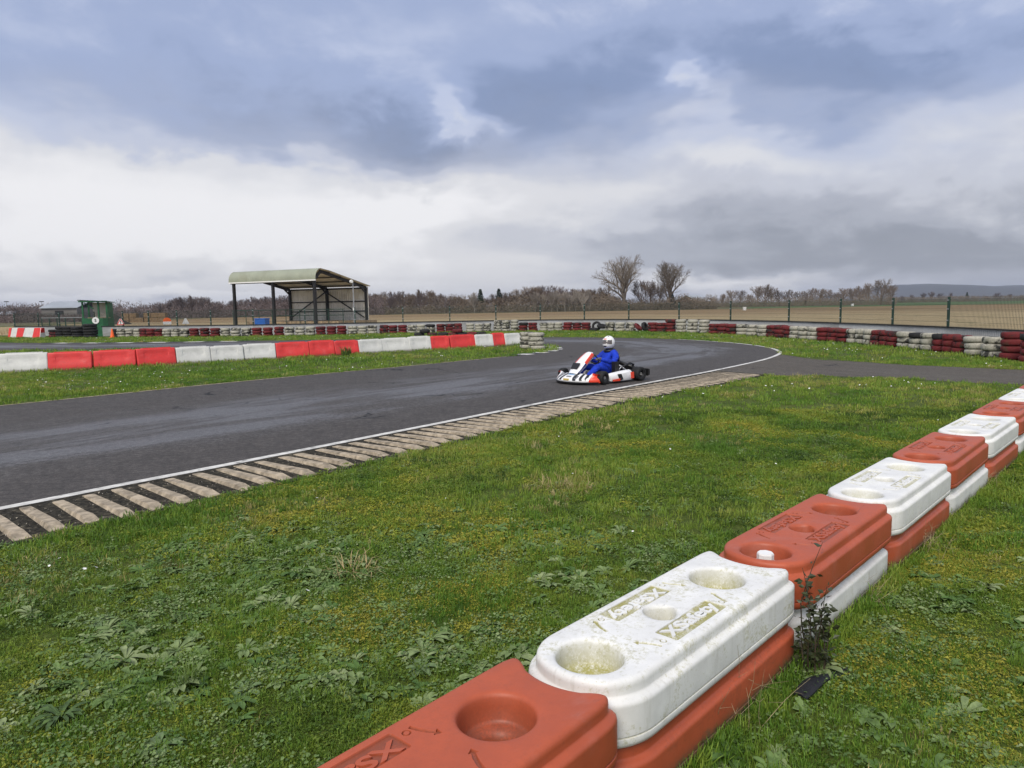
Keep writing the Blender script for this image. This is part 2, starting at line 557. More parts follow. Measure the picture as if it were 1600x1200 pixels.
M['white_plain'] = simple('white_plain', (0.75, 0.75, 0.73), 0.45, var=0.06)
M['blue_box'] = simple('blue_plastic', (0.02, 0.11, 0.42), 0.4, var=0.1)
M['hut_green'] = simple('hut_green', (0.018, 0.115, 0.045), 0.5, var=0.2, scale=2, dirt=(0.03, 0.06, 0.03), dirt_amt=0.4)
M['hut_inside'] = simple('hut_inside', srgb(232, 220, 202), 0.8, var=0.15, scale=1.5, dirt=(0.25, 0.18, 0.1), dirt_amt=0.4)
M['orange'] = simple('cone_orange', (0.85, 0.13, 0.02), 0.5, var=0.1)
M['red_sign'] = simple('sign_red', (0.6, 0.03, 0.03), 0.5, var=0.1)
M['black_plain'] = simple('black_plain', (0.010, 0.010, 0.011), 0.5, var=0.2)
make_plastic('water_red', (0.70, 0.045, 0.042), (0.34, 0.05, 0.045), (0.25, 0.06, 0.05))
make_plastic('water_white', (0.64, 0.64, 0.61), (0.38, 0.37, 0.34), (0.34, 0.35, 0.30))
M['straw'] = simple('straw', srgb(128, 106, 80), 0.95, var=0.4, scale=5)
M['barn_roof'] = simple('barn_roof', srgb(150, 156, 162), 0.7, var=0.12, scale=0.2)
M['barn_wall'] = simple('barn_wall', (0.16, 0.15, 0.14), 0.8, var=0.2, scale=0.3)
M['hill'] = simple('wooded_hill', (0.040, 0.038, 0.032), 0.95, var=0.5, scale=0.012, dirt=(0.075, 0.078, 0.04), dirt_amt=0.7)
M['far_green'] = simple('winter_wheat', (0.060, 0.105, 0.022), 0.95, var=0.25, scale=0.05, dirt=(0.09, 0.10, 0.035))
M['rough_grass'] = simple('rough_grass', (0.12, 0.105, 0.045), 0.95, var=0.45, scale=0.15, dirt=(0.05, 0.07, 0.02), dirt_amt=0.8)
M['rubber'] = simple('rubber_scrap', (0.012, 0.013, 0.016), 0.6, var=0.3, scale=12, bump=0.5)
M['earth'] = simple('earth_heap', (0.045, 0.038, 0.03), 0.95, var=0.4, scale=0.8)

# ------------------------------------------------------------------ mesh helpers
class MB:
    """collects verts and faces and links them as ONE mesh object"""

    def __init__(self):
        self.v, self.f, self.uv = [], [], None

    def add(self, vs, fs):
        k = len(self.v)
        self.v += [tuple(p) for p in vs]
        self.f += [tuple(i + k for i in f) for f in fs]
        return self

    def box(self, a, b, mtx=None):
        (x0, y0, z0), (x1, y1, z1) = a, b
        vs = [Vector(p) for p in ((x0, y0, z0), (x1, y0, z0), (x1, y1, z0), (x0, y1, z0), (x0, y0, z1), (x1, y0, z1), (x1, y1, z1), (x0, y1, z1))]
        if mtx:
            vs = [mtx @ p for p in vs]
        return self.add(vs, [(0, 3, 2, 1), (4, 5, 6, 7), (0, 1, 5, 4), (1, 2, 6, 5), (2, 3, 7, 6), (3, 0, 4, 7)])

    def bar(self, p, q, w, h=None, up=Vector((0, 0, 1))):
        """rectangular bar from p to q"""
        p, q = Vector(p), Vector(q)
        h = h or w
        d = (q - p).normalized()
        if abs(d.dot(up)) > 0.97:
            up = Vector((0, 1, 0))
        s = d.cross(up).normalized() * (w / 2)
        t = s.cross(d).normalized() * (h / 2)
        vs = [p - s - t, p + s - t, p + s + t, p - s + t, q - s - t, q + s - t, q + s + t, q - s + t]
        return self.add(vs, [(0, 1, 2, 3), (7, 6, 5, 4), (0, 4, 5, 1), (1, 5, 6, 2), (2, 6, 7, 3), (3, 7, 4, 0)])

    def tube(self, pts, rad, n=6, cap=True):
        pts = [Vector(p) for p in pts]
        if not isinstance(rad, (list, tuple)):
            rad = [rad] * len(pts)
        k = len(self.v)
        prev = None
        for i, p in enumerate(pts):
            d = (pts[min(i + 1, len(pts) - 1)] - pts[max(i - 1, 0)])
            d = d.normalized() if d.length > 1e-9 else Vector((0, 0, 1))
            if prev is None:
                a = d.orthogonal().normalized()
            else:
                a = (prev - d * prev.dot(d))
                a = a.normalized() if a.length > 1e-6 else d.orthogonal().normalized()
            prev = a
            b = d.cross(a)
            for j in range(n):
                t = 2 * PI * j / n
                self.v.append(tuple(p + (a * math.cos(t) + b * math.sin(t)) * rad[i]))
        for i in range(len(pts) - 1):
            for j in range(n):
                j2 = (j + 1) % n
                self.f.append((k + i * n + j, k + i * n + j2, k + (i + 1) * n + j2, k + (i + 1) * n + j))
        if cap:
            self.f.append(tuple(k + j for j in reversed(range(n))))
            self.f.append(tuple(k + (len(pts) - 1) * n + j for j in range(n)))
        return self

    def lathe(self, prof, n=24, axis='z', mtx=None, closed=False):
        """profile (r, h) turned round the axis"""
        k = len(self.v)
        for r, h in prof:
            for j in range(n):
                t = 2 * PI * j / n
                p = Vector((r * math.cos(t), r * math.sin(t), h)) if axis == 'z' else Vector((r * math.cos(t), h, r * math.sin(t)))
                self.v.append(tuple(mtx @ p if mtx else p))
        m = len(prof)
        for i in range(m if closed else m - 1):
            i2 = (i + 1) % m
            for j in range(n):
                j2 = (j + 1) % n
                q = (k + i * n + j, k + i * n + j2, k + i2 * n + j2, k + i2 * n + j)
                self.f.append(q if axis == 'z' else q[::-1])
        if not closed:
            if prof[0][0] > 1e-5:
                self.f.append(tuple(k + j for j in (reversed(range(n)) if axis == 'z' else range(n))))
            if prof[-1][0] > 1e-5:
                self.f.append(tuple(k + (m - 1) * n + j for j in (range(n) if axis == 'z' else reversed(range(n)))))
        return self

    def loft(self, rings, closed_ring=True, cap=True):
        k = len(self.v)
        n = len(rings[0])
        for r in rings:
            self.v += [tuple(p) for p in r]
        for i in range(len(rings) - 1):
            for j in range(n if closed_ring else n - 1):
                j2 = (j + 1) % n
                self.f.append((k + i * n + j, k + i * n + j2, k + (i + 1) * n + j2, k + (i + 1) * n + j))
        if cap and closed_ring:
            self.f.append(tuple(k + j for j in reversed(range(n))))
            self.f.append(tuple(k + (len(rings) - 1) * n + j for j in range(n)))
        return self

    def prism(self, poly, a, b, plane='xy'):
        """polygon extruded from a to b along the third axis"""
        def P(p, h):
            return {'xy': (p[0], p[1], h), 'xz': (p[0], h, p[1]), 'yz': (h, p[0], p[1])}[plane]
        return self.loft([[P(p, a) for p in poly], [P(p, b) for p in poly]])

    def mesh(self, name, mat, smooth=False, fix=True):
        me = bpy.data.meshes.new(name)
        me.from_pydata(self.v, [], self.f)
        if mat is not None:
            me.materials.append(M[mat] if isinstance(mat, str) else mat)
        if fix:
            bm = bmesh.new()
            bm.from_mesh(me)
            bmesh.ops.recalc_face_normals(bm, faces=bm.faces)
            bm.to_mesh(me)
            bm.free()
        if smooth:
            me.polygons.foreach_set('use_smooth', [True] * len(me.polygons))
            if smooth != 'all':
                try:
                    me.set_sharp_from_angle(angle=math.radians(smooth if smooth is not True else 40))
                except Exception:
                    pass
        me.update()
        return me

    def build(self, name, mat, parent=None, smooth=False, fix=True, bevel=0):
        o = put(name, self.mesh(name, mat, smooth, fix), parent)
        if bevel:
            bm = bmesh.new()
            bm.from_mesh(o.data)
            es = [e for e in bm.edges if len(e.link_faces) == 2 and e.calc_face_angle(0) > 0.5]
            bmesh.ops.bevel(bm, geom=es, offset=bevel, segments=2, profile=0.6, affect='EDGES', clamp_overlap=True)
            bm.to_mesh(o.data)
            bm.free()
        return o


def put(name, me, parent=None, loc=(0, 0, 0), rot=(0, 0, 0), scl=(1, 1, 1)):
    o = bpy.data.objects.new(name, me)
    COL.objects.link(o)
    o.parent = parent
    o.location, o.rotation_euler, o.scale = loc, rot, scl
    return o


def tag(o, label=None, cat=None, group=None, kind=None):
    for k, v in (('label', label), ('category', cat), ('group', group), ('kind', kind)):
        if v:
            o[k] = v
    return o


def empty(name, loc=(0, 0, 0), rz=0.0, label=None, cat=None, group=None):
    o = bpy.data.objects.new(name, None)
    COL.objects.link(o)
    o.location = loc
    o.rotation_euler = (0, 0, rz)
    o.empty_display_size = 0.2
    return tag(o, label, cat, group)


ORD = ['first', 'second', 'third', 'fourth', 'fifth', 'sixth', 'seventh', 'eighth', 'ninth', 'tenth', 'eleventh', 'twelfth',
       'thirteenth', 'fourteenth', 'fifteenth', 'sixteenth', 'seventeenth', 'eighteenth', 'nineteenth', 'twentieth',
       'twenty-first', 'twenty-second', 'twenty-third', 'twenty-fourth']


def curve(pts, step=0.3):
    """smooth Catmull-Rom line through pts, resampled at an even step"""
    P = [np.array(p[:2], float) for p in pts]
    P = [2 * P[0] - P[1]] + P + [2 * P[-1] - P[-2]]
    out = []
    for i in range(1, len(P) - 2):
        a, b, c, d = P[i - 1:i + 3]
        n = max(4, int(np.linalg.norm(c - b) / 0.1))
        for t in np.linspace(0, 1, n, endpoint=False):
            out.append(0.5 * (2 * b + (c - a) * t + (2 * a - 5 * b + 4 * c - d) * t * t + (3 * b - a - 3 * c + d) * t ** 3))
    out.append(P[-2])
    out = np.array(out)
    s = np.concatenate([[0], np.cumsum(np.linalg.norm(np.diff(out, axis=0), axis=1))])
    n = max(2, int(round(s[-1] / step)) + 1)
    q = np.linspace(0, s[-1], n)
    return np.stack([np.interp(q, s, out[:, 0]), np.interp(q, s, out[:, 1])], 1)


def normals2(C):
    """unit normals to the right of the travel direction"""
    t = np.gradient(C, axis=0)
    t /= np.linalg.norm(t, axis=1)[:, None] + 1e-9
    return np.stack([t[:, 1], -t[:, 0]], 1)


def ribbon(name, A, B, z, mat, kind='structure', parent=None, zb=None):
    """sheet between two lines of equal point count, with UV in metres"""
    n = len(A)
    zb = z if zb is None else zb
    vs = [(*a, z) for a in A] + [(*b, zb) for b in B]
    fs = [(i, i + 1, n + i + 1, n + i) for i in range(n - 1)]
    me = bpy.data.meshes.new(name)
    me.from_pydata(vs, [], fs)
    me.materials.append(M[mat])
    s = np.concatenate([[0], np.cumsum(np.linalg.norm(np.diff(np.array(A), axis=0), axis=1))])
    w = np.linalg.norm(np.array(B) - np.array(A), axis=1)
    uvl = me.uv_layers.new(name='UVMap')
    for lp in me.loops:
        i = lp.vertex_index
        uvl.data[lp.index].uv = (s[i], 0.0) if i < n else (s[i - n], w[i - n])
    bm = bmesh.new()
    bm.from_mesh(me)
    bm.normal_update()
    if sum(f.normal.z for f in bm.faces) < 0:
        bmesh.ops.reverse_faces(bm, faces=bm.faces)
    bm.to_mesh(me)
    bm.free()
    o = put(name, me, parent)
    if kind:
        o['kind'] = kind
    return o


def sheet(name, poly, z, mat, kind='structure'):
    tris = mgeo.tessellate_polygon([[Vector((p[0], p[1], 0)) for p in poly]])
    me = bpy.data.meshes.new(name)
    vs = [(p[0], p[1], z) for p in poly]
    fs = []
    for t in tris:
        a, b, c = (Vector(vs[i]) for i in t)
        fs.append(t if (b - a).cross(c - a).z > 0 else t[::-1])
    me.from_pydata(vs, [], fs)
    me.materials.append(M[mat])
    o = put(name, me)
    if kind:
        o['kind'] = kind
    return o


def inside(P, poly):
    """which points of P (n,2) lie in the polygon"""
    x, y = P[:, 0], P[:, 1]
    poly = np.array(poly)[:, :2]
    r = np.zeros(len(P), bool)
    j = len(poly) - 1
    for i in range(len(poly)):
        xi, yi = poly[i]
        xj, yj = poly[j]
        c = ((yi > y) != (yj > y)) & (x < (xj - xi) * (y - yi) / (yj - yi + 1e-12) + xi)
        r ^= c
        j = i
    return r


def vnoise(P, scale, seed=0, octaves=4):
    """value noise on the plane, 0..1"""
    out = np.zeros(len(P))
    amp, tot = 1.0, 0.0
    for o in range(octaves):
        r = np.random.default_rng(seed * 17 + o)
        T = r.random((256, 256))
        q = P[:, :2] * scale * 2 ** o + 1000.37
        i = np.floor(q).astype(int)
        f = q - i
        f = f * f * (3 - 2 * f)
        a, b = i[:, 0] % 256, i[:, 1] % 256
        a1, b1 = (a + 1) % 256, (b + 1) % 256
        v = (T[a, b] * (1 - f[:, 0]) + T[a1, b] * f[:, 0]) * (1 - f[:, 1]) + (T[a, b1] * (1 - f[:, 0]) + T[a1, b1] * f[:, 0]) * f[:, 1]
        out += v * amp
        tot += amp
        amp *= 0.55
    return out / tot


# ------------------------------------------------------------------ the setting
G = 4400.0
gm = MB()
# ground: one sheet to the horizon, finer near the camera
gx = [-G, -900, -250, -90, -40, -20, -10, -5, 0, 5, 10, 20, 40, 90, 250, 900, G]
for i in range(len(gx)):
    for j in range(len(gx)):
        gm.v.append((gx[i], gx[j], 0.0))
for i in range(len(gx) - 1):
    for j in range(len(gx) - 1):
        a = i * len(gx) + j
        gm.f.append((a, a + len(gx), a + len(gx) + 1, a + 1))
tag(gm.build('ground', 'turf', fix=False), kind='structure')

# outer edge of the track (the painted line) from behind the camera's left, round the hairpin, back along the far straight
N_PTS = [(-11.0, -1.6), (-8.2, 1.75), (-6.2, 4.15), (-4.53, 6.11), (-3.83, 6.98), (-2.95, 8.04), (-1.39, 9.98), (-0.01, 11.72), (1.2, 13.22), (2.55, 14.83), (3.43, 15.87),
         (4.5, 17.12), (5.76, 18.7), (7.36, 20.86), (8.44, 22.66), (9.06, 24.09), (9.50, 26.2), (9.50, 28.3), (9.1, 30.4), (7.95, 33.3), (6.2, 35.4),
         (4.3, 36.9), (1.76, 37.9), (-3, 38.6), (-9, 39.0), (-14.4, 39.2), (-21, 39.6), (-27, 41.0), (-34, 44.5), (-44, 50)]
I_PTS = [(-17.0, 3.4), (-13.5, 8.2), (-11.2, 11.1), (-9.51, 13.09), (-8.43, 14.43), (-7.15, 16.1), (-5.03, 18.5), (-3.13, 20.5), (-1.12, 22.8), (0.10, 24.2),
         (1.0, 25.3), (1.65, 26.6), (1.90, 27.9), (1.75, 29.4), (0.9, 30.9), (-1.0, 32.0), (-5, 32.6), (-11, 32.7), (-17.5, 32.6), (-22, 32.7), (-28, 34.5), (-38, 40)]
NC = curve(N_PTS, 0.25)
IC = curve(I_PTS, 0.25)


def pair(A, B):
    """resample line B so that every point faces one of A (monotone nearest match)"""
    idx = np.array([np.argmin(np.linalg.norm(B - a, axis=1)) for a in A])
    idx = np.maximum.accumulate(idx).astype(float)
    k = np.ones(41) / 41
    pad = np.concatenate([np.full(20, idx[0]), idx, np.full(20, idx[-1])])
    idx = np.convolve(pad, k, 'valid')
    q = np.arange(len(B))
    return np.stack([np.interp(idx, q, B[:, 0]), np.interp(idx, q, B[:, 1])], 1)


ribbon('track', NC, pair(NC, IC), 0.006, 'track_asphalt')
TRACK_POLY = np.vstack([NC, IC[::-1]])

PATH_TOP = [(8.2, 24.0), (8.75, 22.4), (8.9, 20.9), (9.4, 20.0), (10.2, 18.7), (11.2, 17.6), (12.3, 16.6), (15, 14.8), (19, 12.5)]
PATH_BOT = [(4.6, 16.95), (5.4, 16.75), (6.2, 16.42), (7.25, 16.0), (8.3, 15.3), (9.12, 14.5), (10.0, 13.8), (12.5, 12.0), (16, 9.6)]
pt, pb = curve(PATH_TOP, 0.3), curve(PATH_BOT, 0.3)
pbr = np.stack([np.interp(np.linspace(0, 1, len(pt)), np.linspace(0, 1, len(pb)), pb[:, k]) for k in (0, 1)], 1)
pt = pt + normals2(pt) * (0.16 * (vnoise(pt, 0.9, 3) - 0.5) * 2)[:, None]
pbr = pbr + normals2(pbr) * (0.30 * (vnoise(pbr, 0.9, 4) - 0.5) * 2)[:, None]
ribbon('access_path', pt, pbr, 0.003, 'path_tarmac')
PATH_POLY = np.vstack([pt, pbr[::-1]])

# painted line along the outer edge
NN = normals2(NC)
k0 = 0
k1 = int(np.argmin(np.linalg.norm(NC - np.array((7.6, 33.7)), axis=1)))
wob = (vnoise(NC, 1.3, 9) - 0.5)[:, None] * 0.03
ribbon('white_line', (NC + NN * (-0.012))[k0:k1], (NC + NN * (0.105 + wob))[k0:k1], 0.0105, 'line_paint')
# pale concrete edging along the island
IN_ = normals2(IC)
j1 = int(np.argmin(np.linalg.norm(IC - np.array((0.1, 24.2)), axis=1)))
wob = (vnoise(IC, 1.1, 12) - 0.5)[:, None] * 0.07
ribbon('edging_strip', (IC - IN_ * 0.045)[:j1], (IC + IN_ * (0.03 + wob))[:j1], 0.011, 'concrete')

# ---- rumble kerb: a concrete bed with raised ribs
KO_PTS = [(-10.1, -2.5), (-7.3, 0.8), (-5.3, 3.25), (-3.73, 5.13), (-3.29, 5.65), (-2.77, 6.25), (-2.06, 7.12), (-0.66, 8.92), (-0.01, 9.8), (1.01, 11.08), (1.8, 12.02), (3.03, 13.4), (4.8, 15.2), (5.45, 15.95), (6.0, 16.7)]
KO = curve(KO_PTS, 0.05)
KS = curve(N_PTS, 0.05)
KI = KS + normals2(KS) * 0.20
e1 = int(np.argmin(np.linalg.norm(KI - np.array((5.35, 17.6)), axis=1)))
s0 = int(np.argmin(np.linalg.norm(KI - np.array((-6.9, 3.2)), axis=1)))
KI = KI[s0:e1]
KOm = pair(KI, KO)
kerb = ribbon('kerb', KI - normals2(KI) * 0.10, KOm + normals2(KI) * 0.05, 0.009, 'kerb_soil')
KERB_POLY = np.vstack([KS[s0:e1], KOm[::-1]])
pitch = 0.252
s_ = np.concatenate([[0], np.cumsum(np.linalg.norm(np.diff(KI, axis=0), axis=1))])
n_rib = int(s_[-1] / pitch)
for i in range(n_rib):
    s = (i + 0.5) * pitch + random.uniform(-0.012, 0.012)
    k = int(np.argmin(np.abs(s_ - s)))
    tv = KI[min(k + 4, len(KI) - 1)] - KI[max(k - 4, 0)]
    tv = tv / np.linalg.norm(tv)
    a, b = Vector((*KI[k], 0)), Vector((*KOm[k], 0))
    skew = Vector((*tv, 0)) * 0.05
    b = b - skew + (b - a).normalized() * random.uniform(-0.06, 0.05)
    d = (b - a).normalized()
    L = (b - a).length
    t = Vector((*tv, 0))
    rb = MB()
    rows = []
    for (q, wt, wb, h) in ((0.0, 0.040, 0.045, 0.010), (0.05, 0.041, 0.050, 0.017), (L * 0.35, 0.042, 0.056, 0.027), (L * 0.7, 0.042, 0.060, 0.036), (L - 0.17, 0.043, 0.062, 0.042), (L - 0.02, 0.056, 0.068, 0.011)):
        far_ = min(1.0, max(0.0, (a.length - 10.0) / 9.0))          # the ribs flatten out towards the far end
        h, wt, wb = h * (1 - 0.72 * far_), wt * (1 - 0.22 * far_), wb * (1 - 0.30 * far_)
        c = a + d * q
        jt = lambda s: random.uniform(-s, s)
        rows.append([c - t * (wb + jt(.003)), c - t * (wt + jt(.003)) + Vector((0, 0, h + jt(.0025))), c + t * (wt + jt(.003)) + Vector((0, 0, h + jt(.0025))), c + t * (wb + jt(.003))])
    org = a.copy()
    rb.loft([[p - org for p in r] for r in rows], True, True)
    o = rb.build('rib', 'concrete', kerb)
    o.location = org + Vector((0, 0, 0.004))
# chippings lying between the ribs
gv = MB()
for i in range(2600):
    k = random.randrange(0, len(KI) - 1)
    f = random.random()
    p = KI[k] * (1 - f) + KOm[k] * f
    if math.hypot(p[0], p[1]) > 13:
        continue
    r = random.uniform(0.004, 0.013)
    q = [Vector((random.gauss(0, 1), random.gauss(0, 1), random.gauss(0, .7))).normalized() * r * random.uniform(.7, 1.3) for _ in range(4)]
    c = Vector((p[0], p[1], 0.013))
    gv.add([c + x for x in q], [(0, 1, 2), (0, 2, 3), (0, 3, 1), (1, 3, 2)])
tag(gv.build('chippings', 'gravel'), 'pale stone chippings scattered between the concrete kerb ribs', 'gravel', kind='stuff')

# ---- black and white kerb on the far straight and at the island's tip
def striped_kerb(A, B, z, name, n):
    root = ribbon(name, A, B, z, 'line_paint')
    m = len(A)
    for i in range(n):
        if i % 2:
            continue
        a, b = int(i * (m - 1) / n), int((i + 1) * (m - 1) / n) + 1
        ribbon('black_stripe', A[a:b], B[a:b], z + 0.003, 'black_paint', None, root)
    return root


f0 = int(np.argmin(np.linalg.norm(NC - np.array((-14.0, 39.2)), axis=1)))
f1 = int(np.argmin(np.linalg.norm(NC - np.array((-27.0, 41.0)), axis=1)))
striped_kerb((NC - NN * 0.45)[f0:f1], (NC + NN * 0.25)[f0:f1], 0.012, 'striped_kerb', 13)
t0 = int(np.argmin(np.linalg.norm(IC - np.array((0.25, 24.4)), axis=1)))
t1 = int(np.argmin(np.linalg.norm(IC - np.array((1.3, 30.3)), axis=1)))
striped_kerb((IC + IN_ * 0.12)[t0:t1], (IC - IN_ * 0.42)[t0:t1], 0.012, 'striped_kerb', 13)

# ---- fields, hill
FENCE_SRC = [(-58, 66), (-46, 59.5), (-36, 54.5), (-30, 51.4), (-26.0, 49.8), (-22, 48.8), (-18, 48.0), (-14, 47.9), (-10, 48.4), (-6, 49.0), (-2, 49.5), (1.5, 49.4), (5.2, 47.8), (8.4, 45.6), (10.8, 43.0), (12.6, 39.6), (13.9, 35.8), (14.8, 31.2), (15.3, 27.0), (15.5, 23.5), (15.4, 20.5), (15.1, 17.5), (14.6, 14.0)]
TYRE_SRC = [(-44, 56.8), (-34, 51.9), (-27.2, 48.9), (-22.8, 47.4), (-18, 46.5), (-14.2, 46.4), (-10.2, 46.9), (-6, 47.6), (-2, 48.1), (1.3, 47.9), (4.6, 46.5), (7.5, 44.3), (9.7, 41.8), (11.4, 38.6), (12.6, 35.0), (13.45, 30.6), (13.95, 26.6), (14.1, 23.3), (14.0, 20.6), (13.7, 18.4), (13.2, 15.6)]
FC = curve(FENCE_SRC, 0.1)
TC = curve(TYRE_SRC, 0.05)
field_poly = [tuple(p) for p in (FC + normals2(FC) * -0.25)[::12]]
field_poly = [(-70, 172)] + [(-66, 72)] + field_poly + [(30, 6), (420, 30), (420, 225), (150, 205), (60, 188)]
sheet('field', field_poly, 0.005, 'field')
sheet('rough_margin', [(-330, 50), (-70, 64), (-71, 176), (40, 189), (150, 207), (150, 240), (-100, 230), (-330, 200)], 0.008, 'rough_grass')
sheet('wheat_field', [(60, 190), (150, 206), (420, 226), (900, 420), (900, 760), (300, 520), (120, 330)], 0.010, 'far_green')
hm = MB()
nu, nv = 90, 10
for i in range(nu):
    for j in range(nv):
        x = 1050 + i / (nu - 1) * 2350
        f = j / (nv - 1)
        ramp_ = min(1, max(0, (x - 1150) / 520))
        ramp_ = ramp_ * ramp_ * (3 - 2 * ramp_)
        z = (math.sin(f * PI / 2) ** 1.2) * ramp_ * (54 + 9 * math.sin(x * 0.0042) + 6 * math.sin(x * 0.011 + 1)) + (3.0 * mnoise.noise(Vector((x * 0.02, f * 6, 0))) if j > 0 else -1)
        hm.v.append((x, 2300 + f * 900, max(z, -0.6)))
for i in range(nu - 1):
    for j in range(nv - 1):
        a = i * nv + j
        hm.f.append((a, a + nv, a + nv + 1, a + 1))
tag(hm.build('hill', 'hill', smooth='all'), kind='structure')

# ------------------------------------------------------------------ interlocking barrier blocks in the foreground
BP, BW, BS, BH = 1.450, 0.47, 0.130, 0.228       # pitch, width, depth of the nesting curve, height


def block_outline():
    h = BW / 2
    R = (h * h + BS * BS) / (2 * BS)
    P = BP - 0.036
    pts, corners = [], []
    half = math.asin(h / R)
    near = [(-BS + R - R * math.cos(a), -R * math.sin(a)) for a in np.linspace(-half, half, 25)]       # +y -> -y
    far = [(P - BS + R - R * math.cos(a), R * math.sin(a)) for a in np.linspace(-half, half, 25)]      # -y -> +y
    side_r = [(x, -h) for x in np.linspace(0, P, 15)]
    side_l = [(x, h) for x in np.linspace(P, 0, 15)]

    def cut(line, d0, d1):
        """trim a line at both ends by lengths d0 and d1"""
        L = np.array(line)
        s = np.concatenate([[0], np.cumsum(np.linalg.norm(np.diff(L, axis=0), axis=1))])
        q = np.linspace(d0, s[-1] - d1, len(L))
        return [(np.interp(x, s, L[:, 0]), np.interp(x, s, L[:, 1])) for x in q]

    def corner(a, c, b, n=8):
        out = []
        for t in np.linspace(0, 1, n + 2)[1:-1]:
            out.append(((1 - t) ** 2 * a[0] + 2 * t * (1 - t) * c[0] + t * t * b[0], (1 - t) ** 2 * a[1] + 2 * t * (1 - t) * c[1] + t * t * b[1]))
        return out
    rn, rf = 0.10, 0.17
    n_, r_, f_, l_ = cut(near, rn, rn), cut(side_r, rn, rf), cut(far, rf, rf), cut(side_l, rf, rn)
    return n_ + corner(n_[-1], (0, -h), r_[0]) + r_ + corner(r_[-1], (P, -h), f_[0]) + f_ + corner(f_[-1], (P, h), l_[0]) + l_ + corner(l_[-1], (0, h), n_[0])


def offset_poly(poly, d):
    """move every point of the (counter-clockwise) outline inwards by d"""
    A = np.array(poly)
    t = np.roll(A, -1, 0) - np.roll(A, 1, 0)
    t /= np.linalg.norm(t, axis=1)[:, None]
    return A + np.stack([-t[:, 1], t[:, 0]], 1) * d


WELLS = [(0.052, 0.0, 0.122, True), (1.015, 0.0, 0.122, True), (0.530, 0.0, 0.064, False)]
PANEL_L, PANEL_W = 0.40, 0.100
PANELS = [(0.555, -0.128, 0.0), (0.545, 0.128, PI)]


def rect_poly(cx, cy, L, W, rot=0.0, r=0.008):
    pts = []
    for sx, sy, a0 in ((1, -1, -PI / 2), (1, 1, 0), (-1, 1, PI / 2), (-1, -1, PI)):
        for a in (0, PI / 4, PI / 2):
            pts.append((sx * (L / 2 - r) + r * math.cos(a0 + a), sy * (W / 2 - r) + r * math.sin(a0 + a)))
    c, s = math.cos(rot), math.sin(rot)
    return [(cx + x * c - y * s, cy + x * s + y * c) for x, y in pts]


def arrow_poly(cx, cy, rot, flip):
    base = [(-0.052, -0.009), (-0.02, -0.011), (0.012, -0.008), (0.034, -0.002), (0.036, -0.012), (0.056, 0.008), (0.030, 0.022), (0.031, 0.012), (0.010, 0.008), (-0.02, 0.005), (-0.052, 0.007)]
    c, s = math.cos(rot), math.sin(rot)
    out = []
    for x, y in base:
        y = -y if flip else y
        out.append((cx + x * c - y * s, cy + x * s + y * c))
    return out[::-1] if flip else out


